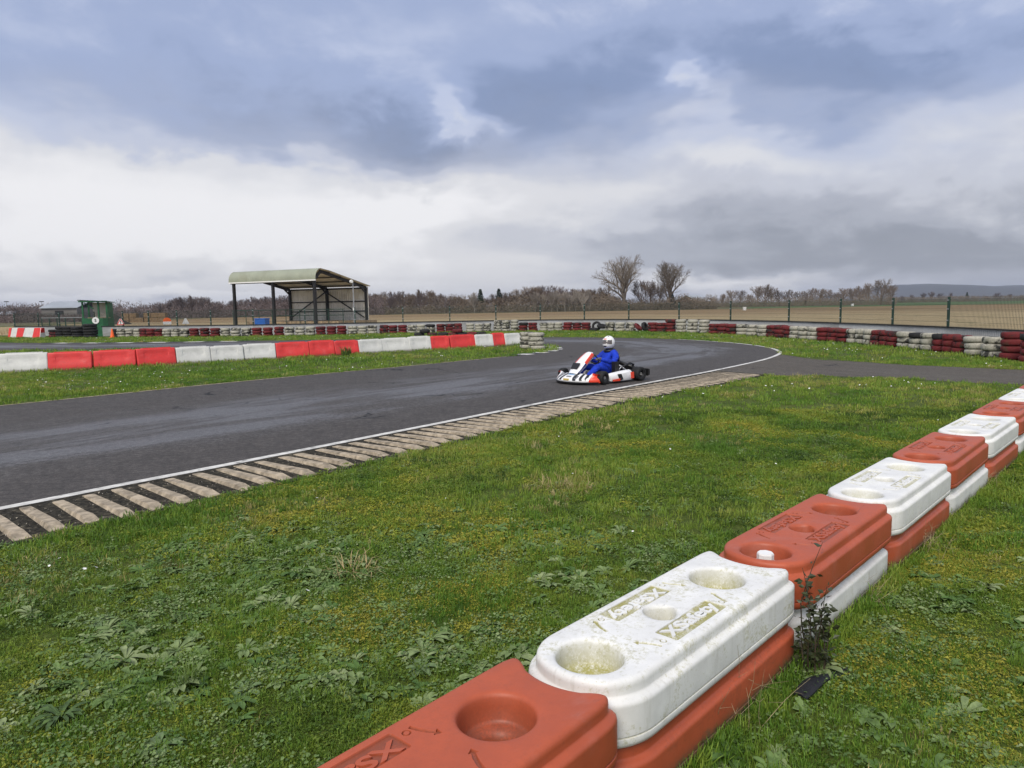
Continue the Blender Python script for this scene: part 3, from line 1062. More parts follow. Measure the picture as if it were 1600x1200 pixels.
def make_block_mesh(name, mat):
    mb = MB()
    pool = []

    def addv(p, w=0.0):
        mb.v.append(tuple(p))
        pool.append(w)
        return len(mb.v) - 1
    out = block_outline()
    prof = [(0.038, 0.0), (0.029, -0.0018), (0.022, -0.0065), (0.0175, -0.014), (0.0162, -0.022), (0.016, -0.026), (0.016, -0.048), (0.0153, -0.0515), (0.0115, -0.0555), (0.003, -0.0600), (-0.0055, -0.0645), (-0.0105, -0.070), (-0.012, -0.077), (-0.0122, -0.082),
            (-0.0124, -0.13), (-0.0125, -0.176), (-0.0120, -0.1815), (-0.0075, -0.184), (-0.0075, -0.188), (-0.0120, -0.1905), (-0.0125, -0.194), (-0.0125, -0.206), (-0.007, -0.221), (0.008, -0.228)]
    rings = []
    for d, z in prof:
        q = offset_poly(out, d)
        w = 0.6 if -0.19 < z < -0.184 else 0.0
        rings.append([addv((x, y, BH + z), w) for x, y in q])
    n = len(out)
    for a, b in zip(rings, rings[1:]):
        for j in range(n):
            mb.f.append((a[j], b[j], b[(j + 1) % n], a[(j + 1) % n]))
    mb.f.append(tuple(reversed(rings[-1])))
    # the top with its holes
    loops = [[(mb.v[i][0], mb.v[i][1]) for i in rings[0]]]
    holes = []
    for cx, cy, R, big in WELLS:
        m = 40 if big else 28
        c = [(cx + (R + 0.020) * math.cos(t), cy + (R + 0.020) * math.sin(t)) for t in np.linspace(0, 2 * PI, m, endpoint=False)]
        holes.append(('well', c, (cx, cy, R, big)))
    for cx, cy, rot in PANELS:
        holes.append(('panel', rect_poly(cx, cy, PANEL_L, PANEL_W), None))
    for cx, cy, rot, fl in ((0.262, -0.108, 0.35, False), (0.262, 0.108, PI - 0.35 + PI, True), (0.818, 0.108, PI + 0.35, False), (0.818, -0.108, -0.35, True)):
        holes.append(('panel', arrow_poly(cx, cy, rot + PI / 2, fl), None))
    for cx, cy in ((0.318, -0.140), (0.315, 0.140), (0.782, -0.140), (0.775, 0.140)):
        holes.append(('ring', [(cx + 0.015 * math.cos(t), cy + 0.015 * math.sin(t)) for t in np.linspace(0, 2 * PI, 14, endpoint=False)], (cx, cy)))
    pts, edges, tests = [], [], []
    for lp in loops + [h[1] for h in holes]:
        k = len(pts)
        pts += [Vector(p) for p in lp]
        edges += [(k + i, k + (i + 1) % len(lp)) for i in range(len(lp))]
    for gx_ in np.linspace(0.0, BP, 34):
        for gy_ in np.linspace(-0.17, 0.17, 9):
            pts.append(Vector((gx_, gy_)))
    vo, eo, fo, _, _, _ = mgeo.delaunay_2d_cdt(pts, edges, [], 0, 1e-6)
    V2 = np.array([(p.x, p.y) for p in vo])
    cen = np.array([V2[list(f)].mean(0) for f in fo])
    ok = inside(cen, loops[0])
    for h in holes:
        ok &= ~inside(cen, h[1])
    vid = [addv((p[0], p[1], BH)) for p in V2]
    for f, k in zip(fo, ok):
        if k:
            a, b, c = [V2[i] for i in f[:3]]
            ccw = (b[0] - a[0]) * (c[1] - a[1]) - (b[1] - a[1]) * (c[0] - a[0]) > 0
            mb.f.append(tuple(vid[i] for i in (f if ccw else f[::-1])))

    def ringset(polys_z):
        rows = []
        for poly, z, w in polys_z:
            rows.append([addv((x, y, BH + z), w) for x, y in poly])
        for a, b in zip(rows, rows[1:]):
            m = len(a)
            for j in range(m):
                mb.f.append((a[j], a[(j + 1) % m], b[(j + 1) % m], b[j]))
        return rows[-1]
    for kind, poly, ex in holes:
        if kind == 'well':
            cx, cy, R, big = ex
            pr = [(R + 0.020, 0, 0), (R + 0.010, -0.0025, 0), (R + 0.0035, -0.008, 0.1), (R, -0.017, 0.25)]
            if big:
                pr += [(R - 0.004, -0.04, 0.4), (R - 0.012, -0.082, 0.75), (R - 0.017, -0.090, 1), (R - 0.026, -0.094, 1), (R - 0.045, -0.096, 1), (0.068, -0.103, 1), (0.060, -0.112, 1), (0.056, -0.13, 1), (0.052, -0.18, 1)]
            else:
                pr += [(R - 0.006, -0.10, 0.4), (R - 0.010, -0.20, 0.6)]
            m = len(poly)
            rows = []
            for r, z, w in pr:
                q = []
                for t in np.linspace(0, 2 * PI, m, endpoint=False):
                    rr = r * (1 + (0.0 if big else 0.10 * math.cos(3 * t + 0.6)) * (1 if z < -0.004 else 0))
                    q.append((cx + rr * math.cos(t), cy + rr * math.sin(t)))
                rows.append((q, z, w))
            last = ringset(rows)
            mb.f.append(tuple(last))
        elif kind == 'panel':
            inn = offset_poly(poly, 0.0028)
            last = ringset([(poly, 0, 0), (inn, -0.0065, 1.0)])
            mb.f.append(tuple(last))
        else:
            cx, cy = ex
            m = len(poly)
            cr = lambda r: [(cx + r * math.cos(t), cy + r * math.sin(t)) for t in np.linspace(0, 2 * PI, m, endpoint=False)]
            last = ringset([(poly, 0, 0), (cr(0.0135), -0.005, 1), (cr(0.0105), -0.005, 1), (cr(0.009), 0, 0)])
            mb.f.append(tuple(last))
    me = bpy.data.meshes.new(name)
    me.from_pydata(mb.v, [], mb.f)
    at_ = me.attributes.new('pool', 'FLOAT', 'POINT')
    at_.data.foreach_set('value', pool)
    bm = bmesh.new()
    bm.from_mesh(me)
    bmesh.ops.remove_doubles(bm, verts=bm.verts, dist=1e-5)
    bmesh.ops.recalc_face_normals(bm, faces=bm.faces)
    bm.to_mesh(me)
    bm.free()
    me.materials.append(M[mat])
    me.polygons.foreach_set('use_smooth', [True] * len(me.polygons))
    me.set_sharp_from_angle(angle=math.radians(50))
    return me


def text_mesh(name, body, width, height, depth, mat, bold=0.0):
    """raised lettering as a mesh, centred, lying in the xy plane"""
    cu = bpy.data.curves.new(name, 'FONT')
    cu.body = body
    cu.size = 1.0
    cu.extrude = 0.01
    cu.offset = bold
    cu.resolution_u = 3
    cu.align_x, cu.align_y = 'CENTER', 'CENTER'
    o = bpy.data.objects.new(name, cu)
    COL.objects.link(o)
    dg = bpy.context.evaluated_depsgraph_get()
    me = bpy.data.meshes.new_from_object(o.evaluated_get(dg))
    bpy.data.objects.remove(o)
    co = np.empty(len(me.vertices) * 3)
    me.vertices.foreach_get('co', co)
    co = co.reshape(-1, 3)
    lo, hi = co.min(0), co.max(0)
    co = (co - (lo + hi) / 2) / (hi - lo + 1e-9) * np.array((width, height, depth))
    co[:, 2] += depth / 2
    me.vertices.foreach_set('co', co.ravel())
    me.materials.clear()
    me.materials.append(M[mat])
    me.name = name
    me.update()
    return me


block_me = {c: make_block_mesh('barrier_block', 'plastic_' + c) for c in ('red', 'white')}
letter_me = {c: text_mesh('lettering', 'XSafety', 0.372, 0.082, 0.0060, 'plastic_' + c, 0.028) for c in ('red', 'white')}
cap_mb = MB()
cap_mb.lathe([(0.058, 0), (0.060, 0.004), (0.060, 0.016), (0.056, 0.02), (0.036, 0.021), (0.036, 0.045), (0.033, 0.049), (0.0, 0.049)], 8)
cap_me = cap_mb.mesh('filler_cap', 'white_plain', 30)
plug_me = MB().lathe([(0.036, 0), (0.036, 0.006), (0.03, 0.009), (0.0, 0.009)], 16).mesh('drain_plug', 'white_plain', 40)

E0 = Vector((-0.820, 1.378, 0))
BDIR = Vector((5.89, 6.10, 0)).normalized()
HEAD = math.atan2(BDIR.y, BDIR.x)
BLAT = [0.115, 0.062, 0.045, 0.036, 0.030, 0.024, 0.018, 0.010, 0.0, -0.01, -0.02, -0.03]
joints = [E0 + BDIR * (BP * i) + Vector((BDIR.y, -BDIR.x, 0)) * BLAT[i] for i in range(12)]
UP = [('red', 0.25, 'nearest brick-red block of the foreground barrier, cut off by the bottom edge'),
      ('white', 1.0, 'algae-stained white block on top, between the two nearest red top blocks'),
      ('red', 0.3, 'brick-red top block with a white cap in its near well'),
      ('white', 0.35, 'clean white top block just beyond the red block with the white cap'),
      ('red', 0.25, 'brick-red top block, third red one from the bottom of the picture'),
      ('white', 0.3, 'white top block, third white one from the bottom of the picture'),
      ('red', 0.3, 'small-looking brick-red top block near the right edge, fourth red from below'),
      ('white', 0.3, 'farthest visible white top block of the foreground barrier at the right edge'),
      ('red', 0.3, 'farthest brick-red top block of the foreground barrier, by the right edge')]
LOW = ['white lower block under the nearest red block', 'brick-red lower block under the algae-stained white block', 'white lower block under the red block with the white cap, beside the bramble',
       'brick-red lower block under the clean white top block', 'white lower block under the third red top block', 'brick-red lower block under the third white top block',
       'white lower block under the fourth red top block', 'brick-red lower block under the farthest white top block', 'white lower block under the farthest red top block']
for i, (c, grime, lab) in enumerate(UP):
    a, b = joints[i], joints[i + 1]
    for lvl in (1, 0):
        cc = c if lvl else ('white' if c == 'red' else 'red')
        jit = random.uniform(-0.006, 0.006)
        o = put('barrier_block', block_me[cc], None, (a.x + jit, a.y - jit + (0 if lvl else 0.01), BH * lvl - 0.002), (0, 0, math.atan2(b.y - a.y, b.x - a.x) + random.uniform(-0.008, 0.008)))
        tag(o, lab if lvl else LOW[i], 'barrier', 'interlocking red and white barrier blocks')
        o['grime'] = grime if lvl else 0.55
        o['mud'] = 0.0 if lvl else 1.0
        if lvl:
            for cx, cy, rot in PANELS:
                t = put('lettering', letter_me[cc], o, (cx, cy, BH - 0.0068), (0, 0, rot))
                t['grime'] = grime * 0.5
            if i == 2:
                put('filler_cap', cap_me, o, (0.052, 0.0, BH - 0.0965), (0, 0, 0.4), (1.15, 1.15, 1.75))
            elif i in (0, 6):
                put('drain_plug', plug_me, o, (1.015, 0, BH - 0.18 + 0.0005))
BLOCK_POLY = [tuple((joints[0] + Vector((BDIR.y, -BDIR.x, 0)) * 0.24)[:2]), tuple((joints[9] + Vector((BDIR.y, -BDIR.x, 0)) * 0.24)[:2]), tuple((joints[9] - Vector((BDIR.y, -BDIR.x, 0)) * 0.24)[:2]), tuple((joints[0] - Vector((BDIR.y, -BDIR.x, 0)) * 0.24)[:2])]

# ------------------------------------------------------------------ plastic water barriers on the island
def water_mesh(mat):
    mb = MB()
    h, wb, wt, L = 0.52, 0.19, 0.085, 0.5
    def yw(z):
        return wb if z < 0.08 else wb + (wt - wb) * ((z - 0.08) / (h - 0.08)) ** 0.9
    zs = [0.0, 0.02, 0.08, 0.20, 0.27, 0.36, 0.40, 0.48, 0.505, h]
    xs = [-L, -L + 0.02, -0.33, -0.31, -0.2, 0.2, 0.31, 0.33, L - 0.02, L]
    def depth(x, z):
        if 0.24 < z < 0.42 and abs(x) < 0.32:
            return 0.018
        return 0.0
    for side in (-1, 1):
        k = len(mb.v)
        for x in xs:
            for z in zs:
                e = 0.014 if abs(x) == L else 0.0
                t = 0.016 if z == h else (0.005 if z == 0.505 else 0)
                mb.v.append((x, side * (yw(min(z, 0.5)) - depth(x, z) - e - t), z))
        m = len(zs)
        for i in range(len(xs) - 1):
            for j in range(m - 1):
                a = k + i * m + j
                q = (a, a + m, a + m + 1, a + 1)
                mb.f.append(q if side < 0 else q[::-1])
    m = len(zs)
    half = len(xs) * m
    for i in range(len(xs) - 1):
        mb.f.append((i * m + m - 1, (i + 1) * m + m - 1, half + (i + 1) * m + m - 1, half + i * m + m - 1))
        mb.f.append((i * m, half + i * m, half + (i + 1) * m, (i + 1) * m))
    for j in range(m - 1):
        mb.f.append((j, j + 1, half + j + 1, half + j))
        q = (len(xs) - 1) * m
        mb.f.append((q + j, half + q + j, half + q + j + 1, q + j + 1))
    # raised ridge on the top and two handling slots' lugs
    mb.box((-0.36, -0.05, h - 0.004), (0.40, 0.05, h + 0.022))
    mb.box((L - 0.004, -0.05, 0.10), (L + 0.02, 0.05, 0.44))
    return mb.mesh('water_barrier', mat, 30)


water_me = {'r': water_mesh('water_red'), 'w': water_mesh('water_white')}
UJ = [-6, 72, 142, 209, 271, 325, 377, 427, 480, 519, 557, 594, 637, 671, 700, 740, 768, 786, 812]
CJ = [c for c, n in (('w', 1), ('r', 3), ('w', 3), ('r', 3), ('w', 3), ('r', 2), ('w', 1), ('r', 1), ('w', 1)) for _ in range(n)]
VB = lambda u: float(np.interp(u, [-80, 0, 100, 200, 300, 400, 500, 600, 700, 812], [587, 582.5, 578, 573.5, 567.5, 561.8, 556.6, 550.4, 545.2, 538.6]))
WJ = [gp(u, VB(u)) for u in UJ]
cnt = {'r': 0, 'w': 0}
WB_POINTS = []
for i, c in enumerate(CJ):
    a, b = WJ[i].copy(), WJ[i + 1].copy()
    mid = (a + b) / 2
    L = (b - a).length
    o = put('water_barrier', water_me[c], None, (mid.x, mid.y + 0.16, 0), (0, 0, math.atan2(b.y - a.y, b.x - a.x) + random.uniform(-0.045, 0.045)), (L * 0.985, 1, random.uniform(0.96, 1.05)))
    o['grime'] = random.uniform(0.3, 0.7)
    o['mud'] = 0.7
    o.location.y += random.uniform(-0.05, 0.05)
    nm = {'r': 'red', 'w': 'white'}[c]
    cnt[c] += 1
    lab = f'{nm} plastic water barrier on the grass island, {ORD[cnt[c] - 1]} {nm} one from the left'
    tag(o, lab, 'barrier', 'red and white water barriers on the island')
    WB_POINTS.append((mid.x, mid.y))

# ------------------------------------------------------------------ tyre wall
def tyre_mesh(mat, r=0.31, w=0.20):
    h = w / 2
    prof = [(r * 0.56, -h * 0.55), (r * 0.60, -h * 0.92), (r * 0.74, -h), (r * 0.89, -h * 0.90), (r * 0.965, -h * 0.68), (r, -h * 0.30), (r, h * 0.30), (r * 0.965, h * 0.68), (r * 0.89, h * 0.90), (r * 0.74, h), (r * 0.60, h * 0.92), (r * 0.56, h * 0.55)]
    return MB().lathe([(a, b + h) for a, b in prof], 22, closed=True).mesh('tyre', mat, 60)


tyre_me = {'r': tyre_mesh('tyre_red'), 'w': tyre_mesh('tyre_white'), 'b': tyre_mesh('tyre_black')}


def along(u, line):
    """where the line of sight at photo column u crosses a ground line"""
    best, bi = 1e9, 0
    x = 800 + FPX * (line @ np.array((c_rt.x, c_rt.y)) - CAM_H * c_rt.z) / (line @ np.array((c_fw.x, c_fw.y)) - CAM_H * c_fw.z)
    d = np.abs(x - u)
    d[line @ np.array((c_fw.x, c_fw.y)) < 2] = 1e9
    i = int(np.argmin(d))
    return Vector((line[i, 0], line[i, 1], 0))


STACK_N = {}


def tyre_stack(u0, u1, cols, rows, colours, name='tyre_stack', label=None, line=None, dy=0.0, top=None, dmax=0.62):
    """tyres bolted together in columns; colours: one letter per column"""
    line = TC if line is None else line
    a, b = along(u0, line), along(u1, line)
    root = empty(name, (a + b) / 2 + Vector((0, dy, 0)), 0, label, 'tyres', 'tyre stacks along the corrugated wall')
    org = root.location
    L = (b - a).length
    d = min(dmax, L / cols * 0.985)
    nrm = Vector((-(b - a).y, (b - a).x, 0)).normalized()
    for c in range(cols):
        p = a + (b - a) * ((c + 0.5) / cols) + Vector((0, dy, 0))
        z = 0.0
        col = colours[c % len(colours)]
        n = rows if isinstance(rows, int) else rows[c % len(rows)]
        for k in range(n):
            hgt = random.uniform(0.92, 1.02) * 0.98
            cc = col if (top is None or k < n - 1) else top[c % len(top)]
            j = Vector((random.uniform(-.02, .02), random.uniform(-.02, .02), 0)) + nrm * random.uniform(-.025, .025)
            o = put('tyre', tyre_me[cc], root, p - org + j + Vector((0, 0, z)), (random.uniform(-.025, .025), random.uniform(-.025, .025), random.uniform(0, 6.28)), (d / 0.62 * random.uniform(.98, 1.04),) * 2 + (hgt,))
            z += 0.2 * hgt
    return root


SIDE = {}


def stack_label(col, part):
    nm = {'r': 'red-painted', 'w': 'white-painted'}[col]
    k = (col, part)
    SIDE[k] = SIDE.get(k, 0) + 1
    if part == 'L':
        return f'{nm} tyre stack, {ORD[SIDE[k] - 1]} {nm.split("-")[0]} stack right of the traffic cone'
    return f'{nm} tyre stack on the far bend, {ORD[SIDE[k] - 1]} {nm.split("-")[0]} stack right of the island'


for (u0, u1, cols, rows, c) in [(185, 223, 3, 3, 'w'), (220, 255, 3, 3, 'r'), (255, 296, 3, 3, 'w'), (296, 344, 3, 3, 'r'), (344, 393, 3, 3, 'w'), (393, 445, 3, 3, 'r'),
                                (445, 494, 3, 3, 'w'), (494, 542, 3, 3, 'r'), (543, 590, 3, 3, 'w'), (593, 636, 3, (3, 3, 3), 'r'), (637, 666, 2, 3, 'w'), (682, 723, 3, 3, 'r'), (728, 768, 3, 3, 'w'), (771, 811, 3, 4, 'w')]:
    tyre_stack(u0, u1, cols, rows, c, label=stack_label(c, 'L'))
for (u0, u1, cols, rows, c) in [(843, 879, 3, 3, 'w'), (880, 923, 3, 3, 'r'), (945, 993, 3, (3, 3, 3), 'w'), (1014, 1055, 3, (3, 3, 4), 'r'), (1056, 1110, 3, 4, 'w'), (1110, 1151, 3, 3, 'r'),
                                (1151, 1202, 3, 3, 'w'), (1201, 1240, 3, 3, 'r'), (1237, 1281, 3, 3, 'w'), (1281, 1328, 3, 3, 'r'), (1327, 1367, 3, 3, 'w'), (1365, 1406, 3, 3, 'r'), (1406, 1425, 1, 3, 'w')]:
    tyre_stack(u0, u1, cols, rows, c, label=stack_label(c, 'R'))
tyre_stack(1425, 1463, 2, 3, 'w', label='white tyre stack with black scuffed tops before the black-topped red one', top='bw')
tyre_stack(1463, 1511, 3, 3, 'r', label='red tyre stack with a black top tyre near the right edge', top='brr')
tyre_stack(1511, 1566, 2, 3, 'w', label='broad white tyre stack with black scuffs near the right edge', top='ww')
tyre_stack(1567, 1632, 2, (4, 4), 'r', label='tall red tyre stack with black upper tyres at the right edge', top='rb')
tyre_stack(666, 681, 1, 3, 'w', label='single white tyre column with a black top in the left wall', top='b')
tyre_stack(811, 840, 2, 3, 'r', label='dark red tyre pair with black top just left of the island tip', top='br')
tyre_stack(178, 186, 1, 3, 'b', label='single black tyre column right beside the orange cone')
tyre_stack(88, 101, 1, 3, 'r', label='dark red tyre column at the end of the striped barrier row', top='b', dy=-0.7)
tyre_stack(101, 124, 2, 4, 'b', label='black tyre stack of two columns left of the marshal hut', dy=-0.7, dmax=0.9)
tyre_stack(124, 160, 2, (4, 5), 'b', label='tall black tyre stack in front of the green marshal hut', dy=-0.7, dmax=0.9)


def loose_tyre(u, col, label, tilt, z=0.0, rz=0.0, dy=0.0, line=None):
    p = along(u, TC if line is None else line)
    o = put('loose_tyre', tyre_me[col], None, (p.x, p.y + dy, z), (tilt, 0, rz))
    return tag(o, label, 'tyre', 'loose tyres')


loose_tyre(928, 'b', 'black tyre lying flat at the bottom of the gap right of the second red stack', 0.06)
loose_tyre(940, 'b', 'black tyre lying on the flat one in the gap behind the helmet', 0.25, 0.22, 0.3)
loose_tyre(934, 'b', 'black tyre propped upright in the gap behind the helmet', 1.35, 0.30, -0.4, 0.25)
loose_tyre(996, 'r', 'dark red tyre fallen over in the wall gap behind the kart', 0.8, 0.20, 1.1)
loose_tyre(1005, 'b', 'black tyre leaning on the fallen red tyre', 1.2, 0.26, 0.9, -0.1)
# low heap of old tyres behind the island barriers
heap = curve([(-9, 43.2), (-5.6, 42.2), (-3, 42.0), (0.5, 42.6), (4, 43)], 0.05)
hl = ['leftmost flat black tyre of the low heap behind the island barriers', 'dark red flat tyre, second from the left in the low heap', 'black flat tyre in the low heap, third from the left', 'dark red flat tyre, fourth from the left in the low heap',
      'black flat tyre, fifth from the left in the low heap', 'dark red flat tyre, sixth from the left in the low heap', 'rightmost flat black tyre of the low heap']
for u, c, lab in zip((655, 675, 692, 708, 722, 737, 752), 'brbrbrb', hl):
    loose_tyre(u, c, lab, random.uniform(-.05, .12), 0.0, 0.0, 0, heap)
hl2 = ['black tyre lying on top of the left half of the low heap', 'dark red tyre lying on top of the low heap']
for u, c, lab in zip((664, 715), 'br', hl2):
    loose_tyre(u, c, lab, 0.05, 0.20, 0.0, 0, heap)
# white stack at the end of the island barriers
isl = curve([(-0.5, 29.5), (0.55, 28.6), (1.05, 27.35), (1.6, 27.2)], 0.05)
r_ = empty('tyre_stack', (0.98, 27.55, 0), 0, 'white tyre stack with black scuffs at the tip of the grass island', 'tyres', 'tyre stacks on the island')
for k in range(4):
    put('tyre', tyre_me['w'], r_, (random.uniform(-.02, .02), random.uniform(-.02, .02), k * 0.165), (random.uniform(-.03, .03), random.uniform(-.03, .03), k * 1.7), (1.02, 1.02, 0.83))
r_ = empty('tyre_stack', (0.62, 28.35, 0), 0, 'shaded white tyre column behind the scuffed stack at the island tip', 'tyres', 'tyre stacks on the island')
for k in range(4):
    put('tyre', tyre_me['w'], r_, (random.uniform(-.02, .02), random.uniform(-.02, .02), k * 0.165), (0, 0, k * 2.1), (0.95, 0.95, 0.83))

# ------------------------------------------------------------------ mesh fence on a corrugated base
POST_U = [25, 62, 95, 150, 193, 235, 279, 330, 397, 478, 556, 630, 703, 775, 845, 914, 983, 1061, 1141, 1232, 1313, 1392, 1479, 1600, 1740]
FP = [along(u, FC) for u in POST_U]
fence = empty('mesh_fence', FP[0], 0, 'dark green wire mesh fence with posts behind the tyre wall', 'fence')
wallr = empty('corrugated_wall', FP[0], 0, 'low grey corrugated sheet wall with black capping behind the tyres', 'wall')
F0 = FP[0]
panel_mb = MB()
for i in range(61):
    x = i / 60
    panel_mb.box((x - 0.0010, -0.003, 0.10), (x + 0.0010, 0.003, 1.70))
for k in range(9):
    z = 0.1 + k * 0.2
    panel_mb.box((0, -0.0035, z - 0.003), (1, 0.0005, z + 0.003))
    if k in (3, 6, 8):
        panel_mb.box((0, -0.0035, z + 0.05 - 0.003), (1, 0.0005, z + 0.05 + 0.003))
panel_me = panel_mb.mesh('wire_panel', 'wire')
sheet_mb = MB()
nw = 38
for s, yo in ((0, 0.0), (1, 0.004)):
    k = len(sheet_mb.v)
    for i in range(nw * 4 + 1):
        x = i / (nw * 4)
        y = 0.014 * (1, 1, -1, -1)[i % 4] + yo
        sheet_mb.v += [(x, y, 0.0), (x, y, 0.70)]
    for i in range(nw * 4):
        q = (k + 2 * i, k + 2 * i + 2, k + 2 * i + 3, k + 2 * i + 1)
        sheet_mb.f.append(q if s == 0 else q[::-1])
sheet_me = sheet_mb.mesh('corrugated_sheet', 'sheet_grey', fix=False)
post_me = MB().box((-0.035, -0.03, 0), (0.035, 0.03, 1.76)).box((-0.04, -0.035, 1.76), (0.04, 0.035, 1.775)).mesh('post', 'fence_green')
clip_me = MB().box((-0.045, -0.045, -0.02), (0.045, -0.028, 0.02)).mesh('clip', 'galv')
for i, p in enumerate(FP):
    j = min(i, len(FP) - 2)
    d = FP[j + 1] - FP[j]
    rz = math.atan2(d.y, d.x)
    po = put('post', post_me, fence, p - F0, (random.uniform(-.008, .008), random.uniform(-.008, .008), rz))
    for z in (0.95, 1.35, 1.66):
        put('clip', clip_me, po, (0, 0, z))
    if i < len(FP) - 1:
        L = d.length
        off = Vector((d.y, -d.x, 0)).normalized()
        put('wire_panel', panel_me, fence, p - F0 + off * 0.036, (0, 0, rz), (L, 1, 1))
        put('corrugated_sheet', sheet_me, wallr, p - F0 + off * 0.075, (0, 0, rz), (L, 1, 1))
        cp = MB().box((0, -0.035, 0.695), (L + 0.01, 0.035, 0.735)).build('capping', 'cap_black', wallr)
        cp.location = p - F0 + off * 0.085
        cp.rotation_euler = (0, 0, rz)

# ------------------------------------------------------------------ open-fronted shelter
shed = empty('open_shelter', (-24.75, 64.0, 0), math.radians(-25.5), 'open steel shelter with sage corrugated curved roof and pale back wall', 'shelter')
SL, SD = 9.35, 7.0
roof_prof = [(-0.22, 4.15)]
for a in np.linspace(PI, PI * 0.58, 8):
    roof_prof.append((0.62 + 0.84 * math.cos(a), 4.28 + 0.84 * math.sin(a)))
roof_prof += [(1.6, 4.93), (3.4, 4.55), (5.2, 4.17), (7.25, 3.74)]
n_sh = 9
sw = (SL + 0.5) / n_sh
rm = MB()
nc = 20
for lay in (0, 1):
    k = len(rm.v)
    for i in range(nc + 1):
        x = i / nc * sw
        bump = (0.022 if i % 4 in (0, 1) else -0.010)
        for j, (y, z) in enumerate(roof_prof):
            a = roof_prof[max(j - 1, 0)]
            b = roof_prof[min(j + 1, len(roof_prof) - 1)]
            tx, tz = b[0] - a[0], b[1] - a[1]
            l = math.hypot(tx, tz)
            ny, nz = -tz / l, tx / l
            o_ = bump - lay * 0.03
            rm.v.append((x, y + ny * o_, z + nz * o_))
    m = len(roof_prof)
    for i in range(nc):
        for j in range(m - 1):
            q = (k + i * m + j, k + (i + 1) * m + j, k + (i + 1) * m + j + 1, k + i * m + j + 1)
            rm.f.append(q if lay == 0 else q[::-1])
bounce_mb = MB()  # beige roof underside, paled to cream to bounce light onto the back wall
half_v = len(rm.v) // 2
bounce_mb.v = rm.v[half_v:]
bounce_mb.f = [tuple(i - half_v for i in f) for f in rm.f if min(f) >= half_v]
bounce_me = bounce_mb.mesh('bounce_underside', 'wall_cream', 50, fix=False)
rm.f = [f for f in rm.f if min(f) < half_v]
rm.v = rm.v[:half_v]
roof_me = rm.mesh('roof_sheet', 'roof_sage', 50, fix=False)
for i in range(n_sh):
    sh_ = put('roof_sheet', roof_me, shed, (-0.25 + i * sw, 0, 0.004 * (i % 2)))
    put('bounce_underside', bounce_me, sh_)
wm = MB()
nc = 16
ww = SL / 9
k = 0
for i in range(nc + 1):
    x = i / nc * ww
    y = (0.03 if i % 4 in (0, 1) else 0.0)
    wm.v += [(x, y, 0.55), (x, y, 3.66), (x, y + 0.02, 0.55), (x, y + 0.02, 3.66)]
for i in range(nc):
    a = 4 * i
    wm.f += [(a, a + 4, a + 5, a + 1), (a + 2, a + 3, a + 7, a + 6)]
wall_me = wm.mesh('wall_sheet', 'wall_cream', fix=False)
for i in range(9):
    put('wall_sheet', wall_me, shed, (i * ww + 0.003 * i, SD + 0.12 + 0.004 * (i % 2), 0))
for x in (0.1, SL / 2, SL - 0.1):
    MB().box((x - 0.10, -0.11, 0), (x + 0.10, 0.11, 4.2)).build('front_post', 'steel_black', shed)
    MB().box((x - 0.10, SD - 0.13, 0.3), (x + 0.10, SD + 0.09, 3.60)).build('rear_post', 'steel_black', shed)
    rf = MB()
    rf.bar((x, -0.05, 4.12), (x, 0.85, 4.92), 0.12, 0.24)
    rf.bar((x, 0.80, 4.88), (x, SD, 3.58), 0.12, 0.26)
    rf.bar((x, SD - 0.02, 3.1), (x, SD - 0.75, 3.66), 0.10, 0.14)
    rf.build('rafter', 'steel_black', shed)
for y, z in ((-0.10, 4.08), (1.7, 4.80), (3.2, 4.48), (4.8, 4.15), (6.3, 3.83)):
    MB().box((-0.15, y - 0.04, z - 0.08), (SL + 0.15, y + 0.04, z + 0.02)).build('purlin' if y > 0 else 'eave_beam', 'steel_black', shed)
MB().box((-0.25, -0.25, 4.06), (SL + 0.25, -0.20, 4.16)).build('gutter', 'white_plain', shed)
for z in (1.45, 2.35, 3.55):
    MB().box((0, SD + 0.03, z - 0.05), (SL, SD + 0.10, z + 0.05)).build('girt', 'steel_black', shed)
for x0, x1 in ((SL / 2, 0.25), (SL / 2, SL - 0.25)):
    MB().bar((x0, SD - 0.16, 3.3), (x1, SD - 0.16, 0.85), 0.06, 0.11).build('brace', 'steel_black', shed)
plat = empty('viewing_platform', (-24.75, 64.0, 0), math.radians(-25.5), 'raised timber-edged platform under the open shelter', 'platform')
MB().box((-0.6, 2.2, 0), (SL + 0.6, SD + 0.6, 0.62)).build('deck', 'timber', plat)
for i in range(6):
    for k in range(3):
        x0 = -0.65 + i * 1.77
        MB().box((x0, 2.06, 0.02 + k * 0.21), (x0 + 1.75, 2.18, 0.215 + k * 0.21)).build('timber_board', 'timber', plat)
rail = empty('handrail', (-24.75, 64.0, 0), math.radians(-25.5), 'green tubular handrail along the front of the shelter platform', 'handrail')
for i in range(9):
    x = -2.2 + i * 1.6
    MB().tube([(x, 1.9, 0), (x, 1.9, 1.66)], 0.032, 6).build('post', 'fence_green', rail)
for z in (1.66, 1.15):
    MB().tube([(-2.25, 1.9, z), (10.7, 1.9, z)], 0.028, 6).build('rail', 'fence_green', rail)
bb = empty('storage_box', at(410, 512, 55.5).xy.to_3d(), -0.3, 'small bright blue plastic box beside the shelter front post', 'box')
MB().box((-0.48, -0.3, 0), (0.48, 0.3, 0.98)).build('body', 'blue_box', bb, bevel=0.03)
MB().box((-0.5, -0.32, 0.985), (0.5, 0.32, 1.06)).build('lid', 'blue_box', bb, bevel=0.02)
lp = at(554, 508, 51.5)
pole = empty('lamp_post', (lp.x, lp.y, 0), 0, 'thin grey lamp post with a white floodlight in front of the shelter', 'lamp post')
